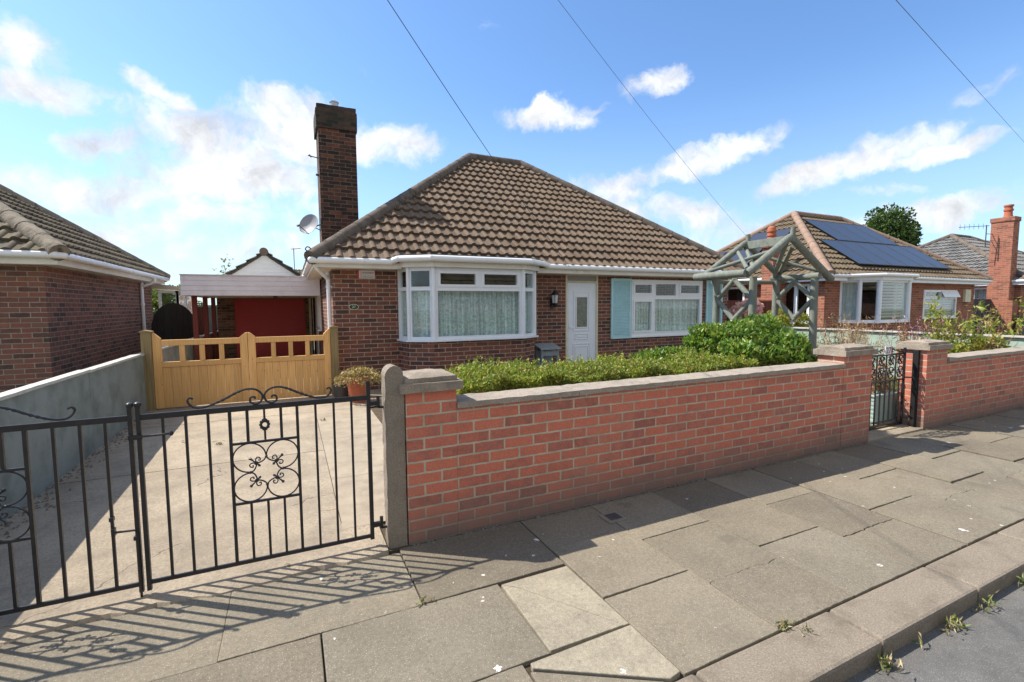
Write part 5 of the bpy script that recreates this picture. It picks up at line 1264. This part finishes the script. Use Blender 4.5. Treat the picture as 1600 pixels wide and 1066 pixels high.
# ================================================================== PLANTS
def hedge_pts(n, x0, x1, y0, y1, z0, z1f):
    P = []; O = []
    while len(P) < n:
        k = random.random(); x = random.uniform(x0, x1); zt = z1f(x)
        wob = .05*math.sin(x*7.3) + .04*math.sin(x*17+1) 
        if k < .45: y = random.uniform(y0, y1); z = zt - abs(random.gauss(0, .05)) + .03*math.sin(y*19+x*11); o = (0, 0, 1)
        elif k < .82: y = y0 + abs(random.gauss(0, .06)) + .03*math.sin(x*13+random.random()); z = random.uniform(z0, zt); o = (0, -1, .3)
        elif k < .9: y = y1 - abs(random.gauss(0, .06)); z = random.uniform(z0, zt); o = (0, 1, .3)
        else: y = random.uniform(y0, y1); z = random.uniform(z0, zt); o = (0, 0, .5)
        if z < .84 and x < 2.5 and k > .45 and random.random() < .72*(1 - (x-1.12)/1.6): continue
        P.append((x, y + wob*.5, z)); O.append(o)
    return np.array(P), np.array(O)
g = thing('hedge', 'low clipped yellow green hedge behind the street wall', 'hedge', (2.5, 3.6, .03))
zt = lambda x: .962 + .022*math.sin(x*5) + .015*math.sin(x*12.7+2) - .02*(x > 2.4)
P, O = hedge_pts(56000, 1.12, 4.35, 3.25, 4.0, .60, zt)
leaves('foliage', P, .027, M['hedge'], g, .55, .35, O)
P = []
for i in range(620):
    x = random.uniform(1.15, 4.2); y = random.uniform(3.3, 3.95); h_ = random.uniform(.02, .10)
    for k in range(7): P.append((x+random.gauss(0, .008), y+random.gauss(0, .008), zt(x)+h_*k/6))
leaves('shoot', P, .026, M['hedge'], g, .45, .8)
P = np.column_stack([1.12 + RNG.random(4200)**1.5*1.6, 3.24 + np.abs(RNG.normal(0, .06, 4200)), RNG.uniform(.6, .87, 4200)])
leaves('dead_leaf', P, .026, M['deadleaf'], g, .55, .1)
m = MB()
for i in range(520):
    x = random.uniform(1.12, 4.3); y = random.uniform(3.3, 3.95); z = random.uniform(.03, .3)
    p = [(x, y, z)]
    for k in range(3): q = p[-1]; p.append((q[0]+random.uniform(-.1, .1), q[1]+random.uniform(-.09, .09), q[2]+random.uniform(.12, .27)))
    if p[-1][2] < .95 and 3.2 < p[-1][1] < 4.1: m.tube(p, [.007, .006, .005, .003], 5)
m.build('branches', M['twig'], g)
g = thing('shrub', 'large glossy green leafy shrub between the hedge and the small gate', 'shrub', (4.9, 3.75, .03))
A, O1 = lumps((5.16, 3.84, .87), (.72, .56, .56), 52, 15500); B_, O2 = lumps((4.55, 3.85, .82), (.66, .52, .40), 34, 9500); C_, O3 = lumps((3.85, 3.9, .82), (.60, .40, .29), 20, 4600); D_, O4 = lumps((4.82, 3.95, 1.10), (.78, .38, .26), 22, 5600)
E_, O5 = lumps((5.33, 3.50, .86), (.36, .30, .36), 16, 4200); P = np.vstack([A, B_, C_, D_, E_]); O = np.vstack([O1, O2, O3, O4, O5]); k = (P[:, 1] > 3.17) & (P[:, 2] > .1) & (P[:, 0] < 5.66)
leaves('foliage', P[k], .058, M['shrub'], g, .48, .55, O[k], .3)
m = MB()
for i in range(60):
    x, y = random.uniform(4.2, 5.3), random.uniform(3.6, 4.0); p = [(x, y, .03)]
    for k in range(4): q = p[-1]; p.append((q[0]+random.uniform(-.12, .12), q[1]+random.uniform(-.08, .08), q[2]+random.uniform(.15, .28)))
    m.tube(p, [.016, .013, .010, .007, .004], 6)
m.build('branches', M['bark'], g)
def bush(name, label, cat, c, rad, n, size, mat, nl=16, aspect=.5, up=.4, grp=None, stems=12, base=None):
    z0 = base if base is not None else 0.03
    g = thing(name, label, cat, (c[0], c[1], z0), grp)
    P, O = lumps(c, rad, nl, n); P = P[P[:, 2] > z0]; O = O[:len(P)]
    leaves('foliage', P, size, mat, g, aspect, up, O)
    m = MB()
    for i in range(stems):
        x, y = c[0]+random.uniform(-.3, .3)*rad[0], c[1]+random.uniform(-.3, .3)*rad[1]
        m.tube([(x, y, z0), (x+random.uniform(-.2, .2)*rad[0], y, (z0+c[2])/2), (x+random.uniform(-.6, .6)*rad[0], y+random.uniform(-.5, .5)*rad[1], c[2]+rad[2]*.5)], [.02, .013, .005], 6)
    m.build('stem', M['twig'], g); return g
g = bush('rose_bush', 'pale pink flowering bush in front of the red brown fence', 'bush', (10.6, 8.5, .9), (.7, .5, .55), 2600, .07, M['treeleaf'])
P, O = lumps((10.6, 8.38, 1.1), (.66, .46, .44), 30, 4200, .95, .7); leaves('flowers', P, .065, M['pinkflower'], g, .9, .3, O)
bush('shrub', 'mixed green shrub against the solar panel house, seen through the arch', 'shrub', (12.6, 8.6, .9), (.9, .6, .85), 3600, .085, M['weedleaf'])
bush('shrub', 'leafy climber at the back corner post of the arch', 'shrub', (7.9, 6.4, .75), (.35, .35, .6), 1300, .06, M['shrub'], 9)
def spray(name, label, cat, c, n, h, spread, mat, size, lpn, aspect, lean=.35, smat=None, grp=None, r=.005):
    g = thing(name, label, cat, c, grp); m = MB(); P = []
    for i in range(n):
        a = random.uniform(0, 6.28); x, y = c[0]+random.gauss(0, spread*.35), c[1]+random.gauss(0, spread*.3); hh = h*random.uniform(.55, 1); k = random.uniform(.1, lean)*hh
        b = (x, y, c[2]); mid = (x+k*.35*math.cos(a), y+k*.35*math.sin(a), c[2]+hh*.55); tip = (x+k*math.cos(a), y+k*math.sin(a), c[2]+hh)
        m.tube([b, mid, tip], [r, r*.8, r*.4], 5)
        for j in range(lpn):
            t = random.uniform(.15, 1); p = Vector(b).lerp(Vector(mid), t*2) if t < .5 else Vector(mid).lerp(Vector(tip), t*2-1)
            P.append((p.x+random.gauss(0, size*.5), p.y+random.gauss(0, size*.5), p.z+random.gauss(0, size*.3)))
    m.build('stem', smat or M['twig'], g); leaves('foliage', P, size, mat, g, aspect, .7)
    return g
spray('ornamental_grass', 'pinkish ornamental grass clump right of the arch', 'grass clump', (8.35, 4.6, .03), 170, 1.36, .62, M['pinkgrass'], .06, 14, .22, .30, M['pinkgrass'], r=.003)
bush('shrub', 'yellowing leafy shrub at the foot of the pinkish grass clump', 'shrub', (8.0, 4.5, .62), (.55, .4, .5), 2400, .06, M['weedleaf'], 14)
spray('garden_plant', 'tall straggly yellow green plant behind the right hand wall', 'plant', (9.75, 3.85, .03), 13, 1.62, .5, M['weedleaf'], .095, 70, .32, .34)
spray('garden_plant', 'brownish dried stems beside the tall straggly plant', 'plant', (10.25, 3.9, .03), 50, 1.5, .6, M['pinkgrass'], .06, 14, .25, .5)
spray('garden_plant', 'tall leafy plant cut off by the right edge behind the wall', 'plant', (11.6, 3.75, .03), 14, 1.6, .55, M['weedleaf'], .09, 60, .4, .35)
spray('garden_plant', 'purple pink flower spikes above the pale green panel wall', 'plant', (9.95, 4.35, .03), 60, 1.34, .45, M['heather'], .055, 20, .3, .3)
spray('garden_plant', 'single rusty brown flower spike beside the purple spikes', 'plant', (9.4, 4.25, .03), 6, 1.30, .10, M['redleaf'], .05, 60, .4, .05)
spray('garden_plant', 'thin yellow flowering stems behind the small iron gate', 'plant', (7.35, 4.15, .03), 14, 1.02, .4, M['dryleaf'], .06, 14, .4, .2)
bush('garden_plant', 'low mixed green plants along the right hand wall', 'plant', (9.2, 3.62, .55), (1.1, .3, .42), 3800, .06, M['weedleaf'], 24)
bush('garden_plant', 'red and green leafy plant next to the right pillar cap', 'plant', (8.6, 3.75, .65), (.35, .3, .42), 1100, .06, M['redleaf'], 9)
bush('garden_plant', 'broad yellow green leaves above the wall near the right edge', 'plant', (10.6, 3.65, .62), (.45, .3, .38), 500, .15, M['weedleaf'], 9, .4)
# trees
def tree(label, c, h, crown, n, size, mat, nl, tr=.12, grp=None, shell=.5, name='tree'):
    g = thing(name, label, 'tree', (c[0], c[1], 0), grp); m = MB(); cz = h - crown[2]
    m.tube([(c[0], c[1], -.1), (c[0]+.05, c[1], cz*.5), (c[0], c[1]+.05, cz)], [tr, tr*.8, tr*.55], 9)
    for i in range(14):
        a = random.uniform(0, 6.28); e = random.uniform(.3, 1.0); d = Vector((math.cos(a)*crown[0], math.sin(a)*crown[1], e*crown[2]))*random.uniform(.5, .9)
        b = Vector((c[0], c[1], cz*random.uniform(.6, 1))); m.tube([b, b+d*.5+Vector((0, 0, .1)), b+d], [tr*.4, tr*.25, tr*.08], 6)
    m.build('trunk', M['bark'], g)
    P, O = lumps((c[0], c[1], cz), crown, nl, n, .8, shell); leaves('crown', P, size, mat, g, .55, .3, O); return g
tree('dark green tree rising behind the solar panel roof', (39.5, 19.5), 8.6, (2.1, 2.0, 2.3), 14000, .21, M['treeleaf'], 70, .22)
tree('sparse pale twiggy tree behind the garage', (-2.55, 26), 4.15, (.85, .8, 1.3), 260, .13, M['paleleaf'], 22, .05)
tree('green leafy tree behind the black arched gate', (-4.0, 20.5), 2.75, (1.15, .9, 1.0), 4200, .11, M['paleleaf'], 22, .08)
# ================================================================== OVERHEAD WIRES
def wire(label, a, b, sag, rr=.0042):
    a, b = Vector(a), Vector(b); m = MB(); m.tube([a.lerp(b, i/24) - Vector((0, 0, sag*4*(i/24)*(1-i/24))) for i in range(25)], rr, 5)
    tag(m.build('overhead_wire', M['wire'], origin=b), label, 'wire', 'overhead telephone wires')
# two service wires come in from a pole out of frame on the left, the third crosses to a house out of frame
wire('overhead wire running down to the main bungalow, leftmost of the three', (-4.0, .6, 7.5), (5.15, 8.05, 2.24), .3)
wire('overhead wire running down to the solar panel house, middle of the three', (-5.5, 1.5, 8.2), (13.72, 10.3, 3.2), .4, .003)
wire('overhead wire crossing the top right corner of the sky, rightmost of the three', (-9.02, 0.33, 4.87), (34.47, 9.96, 7.82), 0)
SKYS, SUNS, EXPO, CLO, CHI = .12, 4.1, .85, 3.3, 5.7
BACK_FILL = -.27
# ================================================================== SKY, SUN, CAMERA
sun_dir = Vector((-.68, .50, 1.0)).normalized()          # towards the sun
el = math.asin(sun_dir.z); az = math.atan2(sun_dir.x, sun_dir.y)
w = bpy.data.worlds.new('World'); SC.world = w; w.use_nodes = True; T = w.node_tree; T.nodes.clear()
def wn(t, **k):
    x = T.nodes.new(t)
    for a, b in k.items(): setattr(x, a, b)
    return x
def wm(op, a, b=0., clamp=False):
    x = wn('ShaderNodeMath', operation=op); x.use_clamp = clamp
    for i, q in ((0, a), (1, b)):
        if isinstance(q, bpy.types.NodeSocket): T.links.new(q, x.inputs[i])
        else: x.inputs[i].default_value = q
    return x.outputs[0]
sky = wn('ShaderNodeTexSky'); sky.sky_type = 'NISHITA'; sky.sun_disc = False; sky.sun_elevation = el; sky.sun_rotation = az
sky.air_density = 1.0; sky.dust_density = .6; sky.ozone_density = 2.0; sky.altitude = 20
tc = wn('ShaderNodeTexCoord').outputs['Generated']
def wnoise(scale, detail, rough, vec, dist=0):
    x = wn('ShaderNodeTexNoise'); x.inputs['Scale'].default_value = scale; x.inputs['Detail'].default_value = detail; x.inputs['Roughness'].default_value = rough; x.inputs['Distortion'].default_value = dist
    T.links.new(vec, x.inputs['Vector']); return x
def vdot(v):
    x = wn('ShaderNodeVectorMath', operation='DOT_PRODUCT'); T.links.new(DV, x.inputs[0]); x.inputs[1].default_value = v; return x.outputs['Value']
nz = wnoise(7, 5, .6, tc)
sb = wn('ShaderNodeVectorMath', operation='SUBTRACT'); T.links.new(nz.outputs['Color'], sb.inputs[0]); sb.inputs[1].default_value = (.5, .5, .5)
sl = wn('ShaderNodeVectorMath', operation='SCALE'); T.links.new(sb.outputs[0], sl.inputs[0]); sl.inputs['Scale'].default_value = .11
ad = wn('ShaderNodeVectorMath', operation='ADD'); T.links.new(tc, ad.inputs[0]); T.links.new(sl.outputs[0], ad.inputs[1]); DV = ad.outputs[0]
CL = [
((-0.3118, 0.8831, 0.3507),(0.9501, 0.294, 0.1044),(-0.0109, 0.3657, -0.9307),0.058,0.045,1.00),
((-0.3077, 0.9003, 0.308),(0.9506, 0.305, 0.058),(-0.0418, 0.3106, -0.9496),0.069,0.031,1.00),
((-0.2586, 0.9353, 0.2416),(0.9579, 0.2159, 0.1895),(0.1251, 0.2805, -0.9517),0.061,0.029,1.00),
((-0.1722, 0.9268, 0.3339),(0.8165, 0.3239, -0.478),(-0.5511, 0.1903, -0.8125),0.067,0.034,1.00),
((-0.1091, 0.9517, 0.2871),(0.9893, 0.1322, -0.0624),(-0.0973, 0.2773, -0.9559),0.134,0.054,1.00),
((0.0298, 0.9496, 0.3119),(0.9983, -0.0438, 0.0379),(0.0497, 0.3103, -0.9494),0.169,0.063,1.00),
((0.1744, 0.9345, 0.3102),(0.9847, -0.1648, -0.0572),(-0.0023, 0.3154, -0.9489),0.111,0.047,0.95),
((-0.0662, 0.9714, 0.2278),(0.9967, 0.0538, 0.0603),(0.0463, 0.2311, -0.9718),0.228,0.050,0.90),
((-0.2655, 0.9469, 0.1813),(0.9597, 0.2415, 0.144),(0.0926, 0.2122, -0.9728),0.198,0.038,0.85),
((-0.1189, 0.9802, 0.1585),(0.9924, 0.1122, 0.0506),(0.0318, 0.1633, -0.9861),0.247,0.038,0.65),
((-0.2855, 0.9506, 0.1218),(0.9565, 0.2746, 0.0988),(0.0605, 0.1447, -0.9876),0.171,0.033,0.85),
((-0.0316, 0.9936, 0.1083),(0.9985, 0.0266, 0.047),(0.0439, 0.1096, -0.993),0.150,0.043,0.75),
((0.0145, 0.9835, 0.1805),(0.9969, -0.0281, 0.0729),(0.0768, 0.1789, -0.9809),0.132,0.028,0.50),
((0.6067, 0.6867, 0.4005),(0.6917, -0.7043, 0.1597),(0.3918, 0.1802, -0.9022),0.059,0.030,1.00),
((0.4558, 0.8128, 0.3629),(0.8876, -0.4454, -0.1173),(0.0662, 0.3756, -0.9244),0.105,0.030,0.95),
((0.5316, 0.7625, 0.3689),(0.7395, -0.6301, 0.2368),(0.413, 0.1469, -0.8988),0.041,0.016,0.60),
((0.72, 0.6365, 0.2765),(0.5786, -0.7706, 0.2671),(0.383, -0.0323, -0.9232),0.124,0.035,0.95),
((0.7582, 0.5871, 0.2837),(0.639, -0.7556, -0.144),(0.1298, 0.2905, -0.948),0.046,0.026,0.90),
((0.6377, 0.7305, 0.2444),(0.6808, -0.6829, 0.2648),(0.3603, -0.0024, -0.9328),0.093,0.029,0.75),
((0.8515, 0.4689, 0.2347),(0.4306, -0.8807, 0.1973),(0.2992, -0.0669, -0.9518),0.138,0.031,0.95),
((0.8135, 0.5396, 0.217),(0.4989, -0.8392, 0.2164),(0.2989, -0.0678, -0.9519),0.073,0.028,0.90),
((0.8969, 0.3782, 0.2293),(0.3639, -0.9257, 0.1035),(0.2514, -0.0094, -0.9678),0.076,0.019,0.95),
((0.9001, 0.4156, 0.1312),(0.4112, -0.9096, 0.0603),(0.1444, -0.0004, -0.9895),0.162,0.031,0.95),
((0.6929, 0.7008, 0.1698),(0.721, -0.6759, -0.1528),(0.0077, 0.2283, -0.9736),0.155,0.036,0.85),
((0.5944, 0.7738, 0.2191),(0.8029, -0.5556, -0.2159),(-0.0453, 0.3042, -0.9515),0.101,0.035,0.75),
((0.7794, 0.6113, 0.1373),(0.6005, -0.7913, 0.1148),(0.1789, -0.007, -0.9839),0.126,0.032,0.75),
((0.8982, 0.3188, 0.3025),(0.2341, -0.9296, 0.2845),(0.3719, -0.1847, -0.9097),0.046,0.018,0.40),
((0.8821, 0.4357, 0.179),(0.4618, -0.8747, -0.1468),(0.0926, 0.2122, -0.9728),0.098,0.016,0.55),
((0.3371, 0.7956, 0.5034),(0.7415, -0.5538, 0.3788),(0.5802, 0.2456, -0.7766),0.044,0.015,0.25),
((0.1264, 0.8987, 0.42),(0.9755, -0.1894, 0.1117),(0.18, 0.3956, -0.9006),0.066,0.020,0.20),
]
tot = None
for d, u, v, ru, rv, k in CL:                      # each cloud bank sits at its own direction in the sky
    a = wm('DIVIDE', vdot(u), ru*1.25); b = wm('DIVIDE', vdot(v), rv*1.25)
    r2 = wm('ADD', wm('MULTIPLY', a, a), wm('MULTIPLY', b, b))
    g = wm('MULTIPLY', wm('SUBTRACT', 1.0, r2, True), k)
    g = wm('MULTIPLY', g, wm('GREATER_THAN', vdot(d), .3))
    tot = g if tot is None else wm('MAXIMUM', tot, g)
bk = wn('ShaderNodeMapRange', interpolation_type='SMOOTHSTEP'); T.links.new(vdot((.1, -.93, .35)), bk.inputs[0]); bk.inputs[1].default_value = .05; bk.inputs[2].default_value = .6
back = wm('MULTIPLY', bk.outputs[0], .85)             # unseen clouds behind the camera, added as fill light for the shaded fronts
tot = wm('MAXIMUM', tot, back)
fine = wnoise(15, 9, .62, DV, .3).outputs['Fac']
den = wm('ADD', tot, wm('MULTIPLY', wm('SUBTRACT', fine, .54), 1.7))
mr = wn('ShaderNodeMapRange', interpolation_type='SMOOTHSTEP'); T.links.new(den, mr.inputs[0]); mr.inputs[1].default_value = .18; mr.inputs[2].default_value = .98
gate = wm('MULTIPLY', mr.outputs[0], wm('MULTIPLY', tot, 3.0, True))
# pale air towards the horizon
sz = wn('ShaderNodeSeparateXYZ'); T.links.new(tc, sz.inputs[0])
shade = wnoise(9, 6, .6, DV).outputs['Fac']
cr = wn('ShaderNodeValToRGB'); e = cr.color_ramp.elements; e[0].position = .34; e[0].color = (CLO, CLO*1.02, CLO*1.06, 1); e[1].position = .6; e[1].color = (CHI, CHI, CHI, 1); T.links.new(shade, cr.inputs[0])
mx = wn('ShaderNodeMix', data_type='RGBA'); T.links.new(wm('MULTIPLY', gate, .96), mx.inputs[0]); 
tn_ = wn('ShaderNodeMix', data_type='RGBA', blend_type='MULTIPLY'); tn_.inputs[0].default_value = 1; T.links.new(sky.outputs[0], tn_.inputs[6]); tn_.inputs[7].default_value = (.76, .95, 1.13, 1)
bb = wn('ShaderNodeMix', data_type='RGBA', blend_type='MULTIPLY'); bb.inputs[0].default_value = 1; T.links.new(cr.outputs[0], bb.inputs[6]); T.links.new(wm('ADD', 1.0, wm('MULTIPLY', bk.outputs[0], BACK_FILL)), bb.inputs[7])
hz_ = wn('ShaderNodeMapRange', interpolation_type='SMOOTHSTEP'); T.links.new(sz.outputs[2], hz_.inputs[0]); hz_.inputs[1].default_value = .0; hz_.inputs[2].default_value = .42; hz_.inputs[3].default_value = .5; hz_.inputs[4].default_value = 0
hm_ = wn('ShaderNodeMix', data_type='RGBA'); T.links.new(hz_.outputs[0], hm_.inputs[0]); T.links.new(tn_.outputs[2], hm_.inputs[6]); hm_.inputs[7].default_value = (3.3, 4.3, 5.2, 1)
T.links.new(hm_.outputs[2], mx.inputs[6]); T.links.new(bb.outputs[2], mx.inputs[7])
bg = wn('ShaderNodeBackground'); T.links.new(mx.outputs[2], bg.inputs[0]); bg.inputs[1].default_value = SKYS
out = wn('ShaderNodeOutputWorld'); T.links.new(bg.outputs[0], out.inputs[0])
ld = bpy.data.lights.new('sun', 'SUN'); ld.energy = SUNS; ld.angle = R(.5); ld.color = (1, .94, .85)
lo = bpy.data.objects.new('sun', ld); COL.objects.link(lo); lo.rotation_euler = (-sun_dir).to_track_quat('-Z', 'Y').to_euler(); lo.location = (0, 0, 30)
cd = bpy.data.cameras.new('camera'); cd.sensor_width = 36; cd.lens = 731/1600*36; cd.clip_start = .05; cd.clip_end = 2000
co = bpy.data.objects.new('camera', cd); COL.objects.link(co)
yaw, pit, rol = R(25.3), R(4.3), R(-.42)
fw = Vector((math.sin(yaw)*math.cos(pit), math.cos(yaw)*math.cos(pit), -math.sin(pit))); rt = Vector((math.cos(yaw), -math.sin(yaw), 0)); upv = rt.cross(fw)
r2 = rt*math.cos(rol) + upv*math.sin(rol); u2 = -rt*math.sin(rol) + upv*math.cos(rol)
mt = Matrix(((r2.x, u2.x, -fw.x, 0), (r2.y, u2.y, -fw.y, 0), (r2.z, u2.z, -fw.z, 1.53), (0, 0, 0, 1)))
co.matrix_world = mt; SC.camera = co
vs = SC.view_settings; vs.view_transform = 'Standard'; vs.look = 'None'; vs.gamma = 1; vs.use_curve_mapping = False; vs.exposure = EXPO
